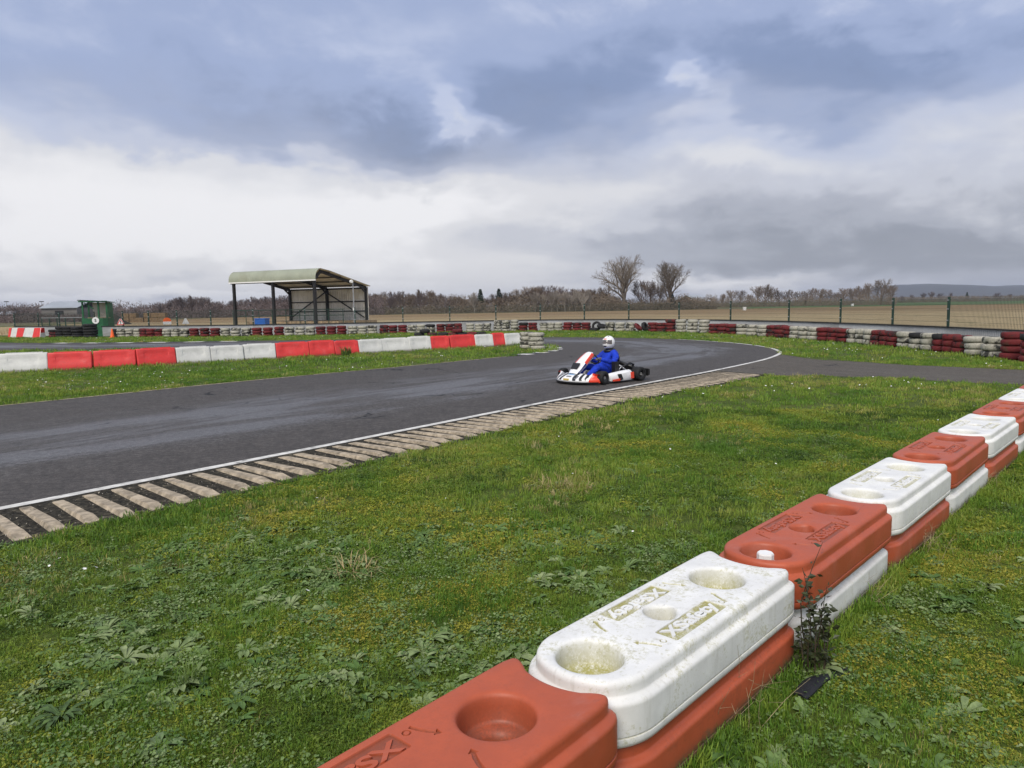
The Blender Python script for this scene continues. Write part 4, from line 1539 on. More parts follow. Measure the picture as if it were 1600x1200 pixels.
MB().tube([(0, 0, 0), (0, 0, 1.9), (0, 0, 3.55)], [0.05, 0.045, 0.035], 8).build('pole', 'galv', pole)
hd = MB().lathe([(0.0, -0.16), (0.10, -0.16), (0.13, -0.05), (0.13, 0.06), (0.06, 0.16), (0.0, 0.17)], 12, 'y', Matrix.Translation((-0.10, -0.05, 3.62)) @ Matrix.Rotation(0.5, 4, 'Z')).build('lamp_head', 'white_plain', pole, 40)
MB().box((-0.06, -0.10, 1.55), (0.06, -0.05, 1.75)).build('switch_box', 'white_plain', pole)

# ------------------------------------------------------------------ marshal hut and the things beside it
hp = at(155.5, 520, 51.5)
hut = empty('marshal_hut', (hp.x, hp.y, 0), math.radians(8), 'green marshal hut with open upper half and a white number disc', 'hut')
hw, hd_ = 0.86, 0.58
MB().box((-hw, -hd_, 0), (hw, -hd_ + 0.04, 1.30)).build('front_panel', 'hut_green', hut)
MB().box((hw - 0.04, -hd_ + 0.045, 0), (hw, hd_ - 0.045, 1.30)).build('side_panel', 'hut_green', hut)
MB().box((-hw, -hd_ + 0.045, 0), (-hw + 0.04, hd_ - 0.045, 1.30)).build('side_panel', 'hut_green', hut)
MB().box((-0.42, hd_ - 0.35, 1.2), (hw - 0.09, hd_ - 0.31, 2.42)).build('rear_wall', 'hut_inside', hut)
MB().box((hw - 0.075, -0.25, 1.305), (hw - 0.045, hd_ - 0.045, 2.40)).build('side_wall', 'hut_green', hut)
for x, y, h in ((-hw + 0.06, -hd_ + 0.10, 2.50), (0.25, -hd_ + 0.10, 2.47), (hw - 0.06, -hd_ + 0.10, 2.43), (-hw + 0.06, hd_ - 0.1, 2.46)):
    MB().box((x - 0.05, y - 0.05, 0.03), (x + 0.05, y + 0.05, h)).build('corner_post', 'hut_green', hut)
rf = MB()
nrf = 26
for lay in (0, 1):
    k = len(rf.v)
    for i in range(nrf + 1):
        x = -hw - 0.16 + i / nrf * (2 * hw + 0.3)
        z = 2.60 - 0.055 * (i / nrf) * 2 + (0.018 if i % 2 else -0.01) - lay * 0.025
        rf.v += [(x, -hd_ - 0.2, z), (x, hd_ + 0.15, z - 0.06)]
    for i in range(nrf):
        q = (k + 2 * i, k + 2 * i + 2, k + 2 * i + 3, k + 2 * i + 1)
        rf.f.append(q if lay == 0 else q[::-1])
rf.build('roof', 'hut_green', hut, fix=False)
MB().box((-hw - 0.1, -hd_ - 0.16, 2.44), (hw + 0.1, -hd_ - 0.12, 2.53)).build('fascia', 'hut_green', hut)
fl = MB()
fl.prism([(0.0, 0.0), (-0.62, 0.46), (-0.58, 0.50), (0.04, 0.05)], -0.02, 0.02, 'xz')
o = fl.build('flap_door', 'hut_green', hut)
o.location = (-0.10, -hd_ + 0.12, 1.93)
MB().box((-0.5, -hd_ + 0.06, 1.31), (0.9, -hd_ + 0.36, 1.35)).build('counter', 'timber', hut)
dk = MB().lathe([(0.0, -0.012), (0.235, -0.012), (0.235, 0.012), (0.0, 0.012)], 28, 'y', Matrix.Translation((0.05, -hd_ - 0.03, 1.14))).build('number_disc', 'white_plain', hut)
nm = text_mesh('numeral', '5', 0.13, 0.22, 0.006, 'black_plain', 0.03)
put('numeral', nm, dk, (0.05, -hd_ - 0.043, 1.14), (PI / 2, 0, 0))

cp_ = along(176, curve([(-30, 49.6), (-26, 47.6), (-22, 46.2)], 0.05))
cone = empty('traffic_cone', cp_, 0, 'orange traffic cone on the grass beside the marshal hut', 'cone')
MB().box((-0.17, -0.17, 0), (0.17, 0.17, 0.04)).build('base', 'orange', cone, bevel=0.01)
MB().lathe([(0.135, 0.041), (0.13, 0.06), (0.035, 0.60), (0.028, 0.615), (0.0, 0.615)], 16).build('cone_body', 'orange', cone, 40)


def tri_sign(u, v, Y, s, name, label, mark):
    p = at(u, v, Y)
    r = empty(name, (p.x, p.y, 0), 0.25, label, 'sign')
    z = p.z
    MB().prism([(-s, z - s * 0.75), (s, z - s * 0.75), (0.05, z + s * 0.85), (-0.05, z + s * 0.85)], -0.012, 0.012, 'xz').build('sign_plate', 'white_plain', r)
    MB().box((-0.025, 0.015, 0), (0.025, 0.05, z + s * 0.5)).build('post', 'galv', r)
    if mark:
        rd = MB()
        A, B, C_ = (-s + .03, z - s * 0.72), (s - .03, z - s * 0.72), (0, z + s * 0.78)
        for a, b in ((A, B), (B, C_), (C_, A)):
            rd.bar((a[0], -0.017, a[1]), (b[0], -0.017, b[1]), 0.008, 0.045, Vector((0, -1, 0)).cross(Vector((b[0] - a[0], 0, b[1] - a[1])).normalized()))
        rd.build('red_border', 'red_sign', r)
        ex = text_mesh('exclamation_mark', '!', 0.06, 0.24, 0.006, 'black_plain', 0.03)
        put('exclamation_mark', ex, r, (0, -0.013, z - s * 0.12), (PI / 2, 0, 0))
    return r


tri_sign(188.5, 503, 50.2, 0.26, 'warning_sign', 'white triangular warning sign with exclamation mark right of the hut', True)
tri_sign(290, 502, 49.6, 0.24, 'triangle_sign', 'plain white triangular sign standing before the fence', False)
p = at(261.5, 508, 49.9)
dm = empty('half_round_sign', (p.x, p.y, 0), 0.2, 'half-round board, orange above and white below, between the triangle signs', 'sign')
MB().prism([(0.27 * math.cos(a), 1.0 + 0.27 * math.sin(a)) for a in np.linspace(0, PI, 15)], -0.015, 0.015, 'xz').build('orange_plate', 'orange', dm)
MB().box((-0.27, -0.015, 0.80), (0.27, 0.015, 0.997)).build('white_plate', 'white_plain', dm)
for x in (-0.2, 0.2):
    MB().box((x - 0.02, 0.017, 0), (x + 0.02, 0.05, 0.95)).build('leg', 'galv', dm)

# red and white striped barrier row left of the hut
def striped_block(mat):
    mb = MB()
    sk = 0.16
    lo = [(-0.5, -0.22), (0.5, -0.22), (0.5, 0.22), (-0.5, 0.22)]
    mb.loft([[(x, y, 0) for x, y in lo], [(x, y * 0.92, 0.1) for x, y in lo], [(x + sk, y * 0.5, 0.66) for x, y in lo], [(x + sk, y * 0.42, 0.69) for x, y in lo]])
    return mb.mesh('striped_barrier', mat)


sb_me = {'r': striped_block('water_red'), 'w': striped_block('water_white')}
sl = curve([(-45.5, 55.6), (-40, 53.0), (-33, 50.2)], 0.05)
names = ['leftmost small red block of the slanted barrier row left of the hut', 'white slanted barrier block, first white of the row left of the hut', 'red slanted barrier block, second red of the row left of the hut',
         'wide white slanted barrier block, middle of the row left of the hut', 'wide red slanted barrier block in the row left of the hut', 'white slanted barrier block, third white of the row', 'red slanted barrier block ending the row at the dark tyres']
US = [17, 21, 30, 40, 55, 67, 78, 87]
for i in range(7):
    a, b = along(US[i], sl), along(US[i + 1], sl)
    mid = (a + b) / 2
    o = put('striped_barrier', sb_me['rwrwrwr'[i]], None, mid, (0, 0, math.atan2((b - a).y, (b - a).x)), ((b - a).length, 1, 1))
    tag(o, names[i], 'barrier', 'slanted barrier blocks left of the hut')
sl2 = curve([(-62, 68), (-54, 63.5), (-47, 60)], 0.05)
names = ['white far barrier block at the very left edge', 'red far barrier block, first red at the left edge', 'white far barrier block between two red ones at the left edge', 'red far barrier block, second red from the left edge']
US = [-5, 3, 8, 14, 20]
for i in range(4):
    a, b = along(US[i], sl2), along(US[i + 1], sl2)
    o = put('striped_barrier', sb_me['wrwr'[i]], None, (a + b) / 2, (0, 0, math.atan2((b - a).y, (b - a).x)), ((b - a).length * 0.98, 1, 1.1))
    tag(o, names[i], 'barrier', 'far barrier blocks at the left edge')
# grey railing left of the hut
ra = empty('railing', (0, 0, 0), 0, 'dark railing with a pale top rail left of the marshal hut', 'railing')
ra.location = at(66, 510, 58).xy.to_3d()
rp = [at(u, 510, 58).xy.to_3d() - ra.location for u in (66, 78, 90, 103, 117, 129)]
for p in rp:
    MB().box((p.x - 0.03, p.y - 0.03, 0), (p.x + 0.03, p.y + 0.03, 1.30)).build('post', 'fence_green', ra)
MB().bar(rp[0] + Vector((0, 0, 1.33)), rp[-1] + Vector((0, 0, 1.33)), 0.08, 0.07).build('top_rail', 'galv', ra)
MB().bar(rp[0] + Vector((0, 0, 0.7)), rp[-1] + Vector((0, 0, 0.7)), 0.05, 0.05).build('mid_rail', 'fence_green', ra)

# ------------------------------------------------------------------ racing kart
M['kart_white'] = simple('kart_white', (0.78, 0.78, 0.78), 0.28, var=0.06, scale=4, dirt=(0.45, 0.45, 0.45), dirt_amt=0.3, spec=0.5)
M['kart_red'] = simple('kart_red', (0.72, 0.055, 0.022), 0.3, var=0.12, scale=5, spec=0.5)
M['kart_black'] = simple('kart_black', (0.012, 0.012, 0.013), 0.4, var=0.2, scale=8)
M['kart_tyre'] = simple('kart_tyre', (0.012, 0.012, 0.012), 0.75, var=0.4, scale=18, bump=0.2)
M['chrome'] = simple('kart_tube', (0.62, 0.62, 0.63), 0.3, metal=0.7, var=0.1)
M['tank'] = simple('fuel_tank', (0.52, 0.48, 0.38), 0.4, var=0.1)
M['plate_yellow'] = simple('plate_yellow', (0.62, 0.46, 0.12), 0.5, var=0.1)
M['suit_blue'] = simple('suit_blue', (0.012, 0.045, 0.46), 0.7, var=0.35, scale=7, bump=0.35, spec=0.2)
M['glove_grey'] = simple('glove_grey', (0.16, 0.15, 0.15), 0.8, var=0.3, scale=20)
M['visor'] = simple('visor', (0.10, 0.085, 0.08), 0.08, var=0.2, scale=3, spec=0.8)
M['helmet_white'] = simple('helmet_white', (0.80, 0.80, 0.79), 0.22, var=0.04, scale=5, spec=0.5)

KH = math.atan2(-0.635, -0.772)
kart = empty('racing_kart', (1.99, 15.84, 0.006), KH, 'white and red racing kart cornering on the track', 'kart')
kart.scale = (1.07, 1.06, 1.05)


def wheel(x, y, r, w, steer=0.0):
    h = w / 2
    m = Matrix.Translation((x, y, r)) @ Matrix.Rotation(steer, 4, 'Z')
    tp = [(r * 0.50, -h * 0.86), (r * 0.62, -h), (r * 0.86, -h), (r * 0.96, -h * 0.86), (r, -h * 0.6), (r, h * 0.6), (r * 0.96, h * 0.86), (r * 0.86, h), (r * 0.62, h), (r * 0.50, h * 0.86)]
    root = put('wheel', MB().lathe([(0.018, -h * 0.7), (0.03, -h * 0.7), (0.03, h * 0.7), (0.018, h * 0.7)], 12, 'y', closed=True).mesh('wheel', 'chrome'), kart, (x, y, r), (0, 0, steer))
    put('tyre', MB().lathe(tp, 28, 'y', closed=True).mesh('tyre', 'kart_tyre', 50), root)
    put('rim', MB().lathe([(0.03, -h * 0.3), (r * 0.30, -h * 0.45), (r * 0.46, -h * 0.84), (r * 0.51, -h * 0.88), (r * 0.51, h * 0.88), (r * 0.46, h * 0.84), (r * 0.30, h * 0.45), (0.03, h * 0.3)], 24, 'y', closed=True).mesh('rim', 'kart_black', 40), root)


wheel(0.53, 0.57, 0.138, 0.13, 0.18)
wheel(0.53, -0.57, 0.138, 0.13, 0.18)
wheel(-0.52, 0.585, 0.148, 0.205)
wheel(-0.52, -0.585, 0.148, 0.205)

MB().prism([(0.70, -0.16), (0.70, 0.16), (0.42, 0.24), (-0.30, 0.30), (-0.30, -0.30), (0.42, -0.24)], 0.035, 0.043).build('floor_tray', 'kart_black', kart)
fr = MB()
for s in (-1, 1):
    fr.tube([(0.72, 0.15 * s, 0.06), (0.50, 0.24 * s, 0.06), (0.10, 0.28 * s, 0.06), (-0.30, 0.34 * s, 0.06), (-0.62, 0.32 * s, 0.06), (-0.72, 0.30 * s, 0.08)], 0.016, 8)
    fr.tube([(0.53, 0.23 * s, 0.07), (0.53, 0.52 * s, 0.12)], 0.014, 8)
    fr.tube([(-0.02, 0.29 * s, 0.06), (-0.28, 0.33 * s, 0.30)], 0.012, 8)
    fr.tube([(-0.26, 0.33 * s, 0.32), (-0.50, 0.30 * s, 0.10)], 0.012, 8)
fr.tube([(0.72, -0.15, 0.06), (0.72, 0.15, 0.06)], 0.016, 8)
fr.tube([(-0.30, -0.34, 0.06), (-0.30, 0.34, 0.06)], 0.016, 8)
fr.build('chassis_frame', 'chrome', kart, 60)
MB().tube([(-0.52, -0.50, 0.142), (-0.52, 0.50, 0.142)], 0.022, 10).build('rear_axle', 'chrome', kart, 60)


# nose cone: lofted across the width
def nose_ring(y):
    a = abs(y) / 0.60
    xf = 1.00 - 0.34 * a ** 2.4
    xb = 0.70 - 0.08 * a ** 2
    top = 0.225 - 0.06 * a ** 1.5 + (0.05 if a > 0.72 else 0.0)
    return [(xf, y, 0.045), (xf + 0.012, y, 0.085), (xf - 0.015, y, 0.125), (xf - 0.09, y, top * 0.78), (xb + 0.06, y, top), (xb, y, top - 0.02), (xb, y, 0.05)]


def nose_part(ys, name, mat):
    MB().loft([nose_ring(y) for y in ys]).build(name, mat, kart, 45)


nose_part(np.linspace(-0.46, 0.46, 17), 'nose_cone', 'kart_white')
nose_part(np.linspace(0.463, 0.60, 7), 'nose_wing', 'kart_red')
nose_part(np.linspace(-0.60, -0.463, 7), 'nose_wing', 'kart_red')
MB().loft([[(nose_ring(y)[0][0] + 0.022, y, 0.028), (nose_ring(y)[0][0] + 0.030, y, 0.060), (nose_ring(y)[0][0] + 0.004, y, 0.062), (nose_ring(y)[0][0] - 0.03, y, 0.028)] for y in np.linspace(-0.59, 0.59, 25)]).build('bumper_lip', 'kart_black', kart, 40)
# swooping black and white livery bands, raised just off the nose
for y0, y1, o_ in ((0.10, 0.17, 0.0), (0.24, 0.29, 0.02), (0.34, 0.40, 0.03), (-0.17, -0.10, 0.0), (-0.29, -0.24, 0.02), (-0.40, -0.35, 0.03)):
    st = MB()
    rows = []
    for f in np.linspace(0, 1, 8):
        s = 1 if y0 > 0 else -1
        sw_ = s * 0.20 * f
        r0, r1 = [], []
        for yy, rr in ((y0 + sw_ * 0.35, r0), (y1 + sw_ * 0.35, r1)):
            q = nose_ring(max(-0.415, min(0.415, yy)))
            P_ = [np.array(q[k]) for k in (4, 3, 2, 1)]
            t = f * 2.999
            i = int(t)
            pp = P_[i] * (1 - t + i) + P_[min(i + 1, 3)] * (t - i)
            rr.append(tuple(pp + np.array((0.004, 0, 0.004))))
        rows.append([r0[0], r1[0]])
    st.loft(rows, False, False).build('livery_band', 'kart_black', kart)
MB().box((0.992, -0.075, 0.085), (1.016, 0.075, 0.125)).build('number_plate', 'plate_yellow', kart, bevel=0.006)
M['decal_blue'] = simple('decal_blue', (0.30, 0.48, 0.72), 0.3, var=0.15, scale=12)
M['decal_grey'] = simple('decal_grey', (0.18, 0.18, 0.19), 0.3, var=0.3, scale=15)
for ya, yb, ta, tb, mt in ((-0.085, 0.085, 0.15, 0.75, 'decal_blue'), (-0.36, -0.30, 1.2, 2.2, 'decal_grey'), (0.185, 0.235, 0.9, 2.3, 'decal_grey'), (-0.06, 0.075, 1.1, 1.5, 'decal_grey')):
    rows = []
    for f in np.linspace(ta, tb, 5):
        i = int(f)
        row = []
        for yy in np.linspace(ya, yb, 4):
            P_ = [np.array(nose_ring(yy)[k]) for k in (4, 3, 2, 1)]
            row.append(tuple(P_[i] * (1 - f + i) + P_[min(i + 1, 3)] * (f - i) + np.array((0.0035, 0, 0.0035))))
        rows.append(row)
    MB().loft(rows, False, False).build('decal', mt, kart)
# steering fairing: tall panel leaning back above the nose
pts = [(0.82, 0.12, 0.205), (0.72, 0.145, 0.30), (0.59, 0.14, 0.415), (0.45, 0.125, 0.525), (0.34, 0.10, 0.60), (0.30, 0.075, 0.615)]
fa = MB()
rows = []
for x, w, z in pts:
    rows.append([(x, -w, z), (x + 0.030, -w * 0.6, z + 0.014), (x + 0.042, 0, z + 0.02), (x + 0.030, w * 0.6, z + 0.014), (x, w, z), (x - 0.02, w * 0.6, z - 0.006), (x - 0.012, 0, z), (x - 0.02, -w * 0.6, z - 0.006)])
fo = fa.loft(rows).build('front_fairing', 'kart_white', kart, 50)
for s in (-1, 1):
    e = MB()
    rows = []
    for x, w, z in pts[2:5]:
        rows.append([(x + 0.006, s * (w - 0.020), z + 0.016), (x + 0.012, s * (w + 0.004), z + 0.006), (x - 0.028, s * (w + 0.012), z - 0.028), (x - 0.032, s * (w - 0.005), z - 0.028)])
    e.loft(rows).build('fairing_edge', 'kart_red', fo, 40)
MB().loft([[(0.745, -0.085, 0.284), (0.745, 0.085, 0.284), (0.735, 0.085, 0.274), (0.735, -0.085, 0.274)], [(0.655, -0.10, 0.400), (0.655, 0.10, 0.400), (0.645, 0.10, 0.39), (0.645, -0.10, 0.39)]]).build('air_opening', 'kart_black', fo).location = (0.046, 0, 0.022)
# side pods
for s in (1, -1):
    pod = MB()
    rows = []
    for x, ww_, h0, h1 in ((0.36, 0.10, 0.06, 0.15), (0.32, 0.17, 0.05, 0.20), (0.15, 0.20, 0.045, 0.225), (-0.08, 0.205, 0.045, 0.245), (-0.25, 0.20, 0.045, 0.255), (-0.335, 0.15, 0.06, 0.23)):
        y0 = 0.44
        q = [(x, s * y0, h0), (x, s * (y0 + ww_ * 0.9), h0), (x, s * (y0 + ww_), h0 + 0.05), (x, s * (y0 + ww_ * 0.92), h1 - 0.04), (x, s * (y0 + ww_ * 0.6), h1), (x, s * y0, h1 - 0.02)]
        rows.append(q)
    po = pod.loft(rows).build('side_pod', 'kart_white', kart, 45)
    bd = MB().loft([[(-0.335 + d, s * (0.44 + 0.208), 0.075), (-0.335 + d, s * (0.44 + 0.20), 0.205), (-0.335 + d, s * (0.44 + 0.19), 0.205), (-0.335 + d, s * (0.44 + 0.19), 0.075)] for d in (0.02, 0.11)])
    bd.build('red_panel', 'kart_red', po)
    bd = MB().loft([[(d, s * 0.653, 0.06 + (0.10 - d) * 0.2), (d + 0.05, s * 0.648, 0.19), (d + 0.05, s * 0.63, 0.19), (d, s * 0.63, 0.06 + (0.10 - d) * 0.2)] for d in (0.02, 0.12)])
    bd.build('black_panel', 'kart_black', po)
    MB().loft([[(0.30, s * 0.62, 0.052), (0.30, s * 0.642, 0.052), (0.30, s * 0.642, 0.085), (0.30, s * 0.62, 0.085)], [(0.12, s * 0.645, 0.05), (0.12, s * 0.659, 0.05), (0.12, s * 0.659, 0.10), (0.12, s * 0.645, 0.10)]]).build('red_panel', 'kart_red', po)
# rear bumper
rbm = MB()
rbm.loft([[(-0.72 - 0.05 * math.cos(y / 0.62 * 1.2), y, 0.09), (-0.72 - 0.05 * math.cos(y / 0.62 * 1.2) - 0.06, y, 0.11), (-0.72 - 0.05 * math.cos(y / 0.62 * 1.2) - 0.06, y, 0.225), (-0.72 - 0.05 * math.cos(y / 0.62 * 1.2), y, 0.245)] for y in np.linspace(-0.66, 0.66, 13)])
rbm.build('rear_bumper', 'kart_black', kart, 40)
# seat
seat = MB()
rows = []
for (x, z, w, t) in ((0.10, 0.12, 0.14, 0.04), (-0.02, 0.075, 0.165, 0.06), (-0.16, 0.065, 0.18, 0.10), (-0.27, 0.12, 0.19, 0.13), (-0.34, 0.26, 0.19, 0.12), (-0.40, 0.42, 0.165, 0.06), (-0.42, 0.47, 0.13, 0.03)):
    rows.append([(x, -w - 0.012, z + t), (x - 0.01, -w, z + 0.01), (x - 0.01, 0, z - 0.015), (x - 0.01, w, z + 0.01), (x, w + 0.012, z + t), (x + 0.012, w - 0.01, z + t), (x + 0.012, w * 0.6, z + 0.02), (x + 0.012, 0, z + 0.008), (x + 0.012, -w * 0.6, z + 0.02), (x + 0.012, -w + 0.01, z + t)])
seat.loft(rows).build('seat', 'kart_black', kart, 50)
# steering wheel and column
sw_c, sw_n = Vector((0.24, 0, 0.49)), Vector((-0.80, 0, 0.60)).normalized()
uu = Vector((0, 1, 0))
vv = sw_n.cross(uu).normalized()
swm = MB().tube([sw_c + (uu * math.cos(a) + vv * math.sin(a)) * 0.145 for a in np.linspace(0, 2 * PI, 25)], 0.014, 8)
for a in (0.3, PI - 0.3, PI * 1.5):
    swm.tube([sw_c - sw_n * 0.03, sw_c + (uu * math.cos(a) + vv * math.sin(a)) * 0.14], 0.010, 6)
swm.build('steering_wheel', 'kart_black', kart, 60)
MB().tube([sw_c, sw_c - sw_n * 0.52], 0.012, 8).build('steering_column', 'chrome', kart, 60)
MB().box((0.10, -0.11, 0.05), (0.36, 0.11, 0.235)).build('fuel_tank', 'tank', kart, bevel=0.04)
# engine, radiator, airbox and exhaust
en = put('engine', MB().box((-0.36, -0.50, 0.06), (-0.12, -0.34, 0.30)).mesh('engine', 'kart_black'), kart)
fin = MB()
for i in range(6):
    fin.box((-0.37, -0.51, 0.12 + i * 0.03), (-0.11, -0.33, 0.132 + i * 0.03))
fin.build('cooling_fins', 'chrome', en)
MB().box((-0.10, 0.33, 0.10), (0.02, 0.43, 0.42)).build('radiator', 'kart_black', kart)
MB().tube([(-0.25, -0.40, 0.30), (-0.42, -0.30, 0.36), (-0.58, -0.02, 0.36), (-0.56, 0.26, 0.30), (-0.66, 0.40, 0.24)], [0.03, 0.045, 0.05, 0.045, 0.03], 10).build('exhaust', 'kart_black', kart, 60)
MB().tube([(-0.30, 0.36, 0.30), (-0.44, 0.42, 0.37), (-0.60, 0.38, 0.33), (-0.64, 0.30, 0.26)], 0.022, 8).build('hose', 'kart_black', kart, 60)
MB().box((-0.44, -0.30, 0.30), (-0.30, -0.10, 0.44)).build('airbox', 'kart_black', kart, bevel=0.03)
brc = MB()
brc.tube([(-0.24, 0.24, 0.36), (-0.50, 0.40, 0.14)], 0.012, 8)
brc.tube([(-0.16, 0.30, 0.30), (-0.30, 0.36, 0.08)], 0.010, 8)
brc.build('seat_stay', 'kart_white', kart, 60)


# ------------------------------------------------------------------ driver
def skin_mesh(name, joints_, edges_, radii, mat, subdiv=2, root=0):
    """body surface grown round a skeleton"""
    me = bpy.data.meshes.new(name)
    me.from_pydata(joints_, edges_, [])
    o = bpy.data.objects.new(name, me)
    COL.objects.link(o)
    sk = o.modifiers.new('skin', 'SKIN')
    sk.use_smooth_shade = True
    for i, r in enumerate(radii):
        d = me.skin_vertices[0].data[i]
        d.radius = (r, r) if not isinstance(r, tuple) else r
        d.use_root = (i == root)
    sb = o.modifiers.new('sub', 'SUBSURF')
    sb.levels = sb.render_levels = subdiv
    dg = bpy.context.evaluated_depsgraph_get()
    out = bpy.data.meshes.new_from_object(o.evaluated_get(dg))
    bpy.data.objects.remove(o)
    out.materials.clear()
    out.materials.append(M[mat])
    out.polygons.foreach_set('use_smooth', [True] * len(out.polygons))
    out.name = name
    return out


J = [(-0.14, 0, 0.17), (-0.20, 0, 0.30), (-0.265, 0, 0.44), (-0.30, 0, 0.575), (-0.29, 0, 0.67),      # 0 pelvis 1 waist 2 chest 3 shoulders 4 neck
     (-0.30, 0.13, 0.585), (-0.275, 0.215, 0.535), (-0.10, 0.285, 0.40), (0.08, 0.225, 0.455), (0.17, 0.165, 0.495),   # 5.. left arm
     (-0.30, -0.13, 0.585), (-0.275, -0.215, 0.535), (-0.10, -0.285, 0.40), (0.08, -0.225, 0.455), (0.17, -0.165, 0.495),   # 10..
     (-0.12, 0.09, 0.17), (0.10, 0.155, 0.275), (0.31, 0.19, 0.33), (0.47, 0.175, 0.21), (0.60, 0.15, 0.115),       # 15..
     (-0.12, -0.09, 0.17), (0.10, -0.155, 0.275), (0.31, -0.19, 0.33), (0.47, -0.175, 0.21), (0.60, -0.15, 0.115)]
E_ = [(0, 1), (1, 2), (2, 3), (3, 4), (3, 5), (5, 6), (6, 7), (7, 8), (8, 9), (3, 10), (10, 11), (11, 12), (12, 13), (13, 14),
      (0, 15), (15, 16), (16, 17), (17, 18), (18, 19), (0, 20), (20, 21), (21, 22), (22, 23), (23, 24)]
R_ = [0.14, (0.135, 0.155), (0.14, 0.175), (0.105, 0.14), 0.062, 0.092, 0.082, 0.062, 0.050, 0.040, 0.092, 0.082, 0.062, 0.050, 0.040,
      0.105, 0.095, 0.082, 0.066, 0.052, 0.105, 0.095, 0.082, 0.066, 0.052]
body_me = skin_mesh('person', J, E_, R_, 'suit_blue', 3)
body_me.calc_loop_triangles()
_nn = [v.normal.copy() for v in body_me.vertices]
for v, n_ in zip(body_me.vertices, _nn):          # folds of the loose overalls
    q = v.co * 13.0
    f_ = 1.0 - abs(mnoise.noise(Vector((q.x, q.y * 0.8, q.z * 1.6)))) * 2.0
    v.co += n_ * (0.011 * max(0.0, f_) - 0.004 + 0.004 * mnoise.noise(v.co * 31.0))
body_me.update()
drv = put('person', body_me, None, (1.99, 15.84, 0.012), (0, 0, KH))
tag(drv, 'driver in blue overalls and white helmet seated in the kart, hands on the wheel', 'person')
# gloves: palm, four fingers closed round the rim, thumb
for s in (1, -1):
    g_ = MB()
    base = Vector((0.19, s * 0.155, 0.502))
    g_.loft([[base + Vector((dx, s * dy, dz)) for dy, dz in ((-0.03, -0.022), (0.03, -0.022), (0.036, 0.0), (0.03, 0.026), (-0.03, 0.026), (-0.036, 0.0))] for dx in (-0.03, 0.0, 0.03, 0.05)])
    for k in range(4):
        y = s * (-0.027 + k * 0.018)
        L = (0.05, 0.056, 0.054, 0.044)[k]
        p0 = base + Vector((0.045, y, 0.012))
        g_.tube([p0, p0 + Vector((L * 0.7, -s * 0.008, -0.004)), p0 + Vector((L * 0.8, -s * 0.018, -0.032)), p0 + Vector((L * 0.35, -s * 0.022, -0.044))], [0.0105, 0.010, 0.0095, 0.008], 6)
    p0 = base + Vector((-0.005, -s * 0.034, 0.006))
    g_.tube([p0, p0 + Vector((0.025, -s * 0.022, 0.008)), p0 + Vector((0.05, -s * 0.024, -0.006))], [0.012, 0.011, 0.009], 6)
    g_.build('glove', 'glove_grey', drv, 60)
for s in (1, -1):
    bt = MB()
    rows = []
    for x, z, w, h in ((0.575, 0.125, 0.045, 0.05), (0.63, 0.10, 0.048, 0.052), (0.69, 0.115, 0.046, 0.04), (0.755, 0.13, 0.040, 0.028), (0.78, 0.135, 0.028, 0.018)):
        rows.append([(x, s * 0.15 + w * math.cos(a), z + h * math.sin(a)) for a in np.linspace(0, 2 * PI, 10, endpoint=False)])
    bt.loft(rows).build('boot', 'kart_black', drv, 60)
# arm badge and collar
MB().loft([[(-0.235, 0.295, 0.505), (-0.185, 0.315, 0.485), (-0.185, 0.312, 0.470), (-0.235, 0.292, 0.490)], [(-0.235, 0.300, 0.506), (-0.185, 0.320, 0.486), (-0.185, 0.317, 0.471), (-0.235, 0.297, 0.491)]]).build('sleeve_badge', 'white_plain', drv)
MB().tube([(-0.285 + 0.105 * math.cos(a), 0.105 * math.sin(a), 0.665 - 0.02 * math.cos(a)) for a in np.linspace(0, 2 * PI, 21)], 0.034, 8).build('neck_brace', 'kart_black', drv, 60)
# helmet: shell, visor opening, chin bar
hc = Vector((-0.265, 0, 0.832))
HM = Matrix.Translation(hc) @ Matrix.Rotation(0.22, 4, 'Z') @ Matrix.Rotation(-0.06, 4, 'Y')


def shell(th, ph, k=1.0):
    """th from the top, ph round the head with 0 in front"""
    st, ct = math.sin(th), math.cos(th)
    f = math.cos(ph)
    rx = 0.158 + (0.022 * max(0, f) * max(0, -ct + 0.35))
    x = rx * st * f + (0.028 * max(0, f) ** 2 * (1 if th > 1.75 else 0.25))
    y = 0.130 * st * math.sin(ph)
    z = 0.155 * ct
    if th > 2.2:
        z = max(z, -0.128)
    return Vector((x, y, z)) * k


def helmet_patch(t0, t1, p0, p1, nt, np_, k, kin=None):
    mb = MB()
    T, Pp = np.linspace(t0, t1, nt), np.linspace(p0, p1, np_)
    for kk in (k, kin) if kin else (k,):
        b = len(mb.v)
        for t in T:
            for p in Pp:
                mb.v.append(tuple(HM @ shell(t, p, kk)))
        for i in range(nt - 1):
            for j in range(np_ - 1):
                a = b + i * np_ + j
                mb.f.append((a, a + np_, a + np_ + 1, a + 1))
    return mb


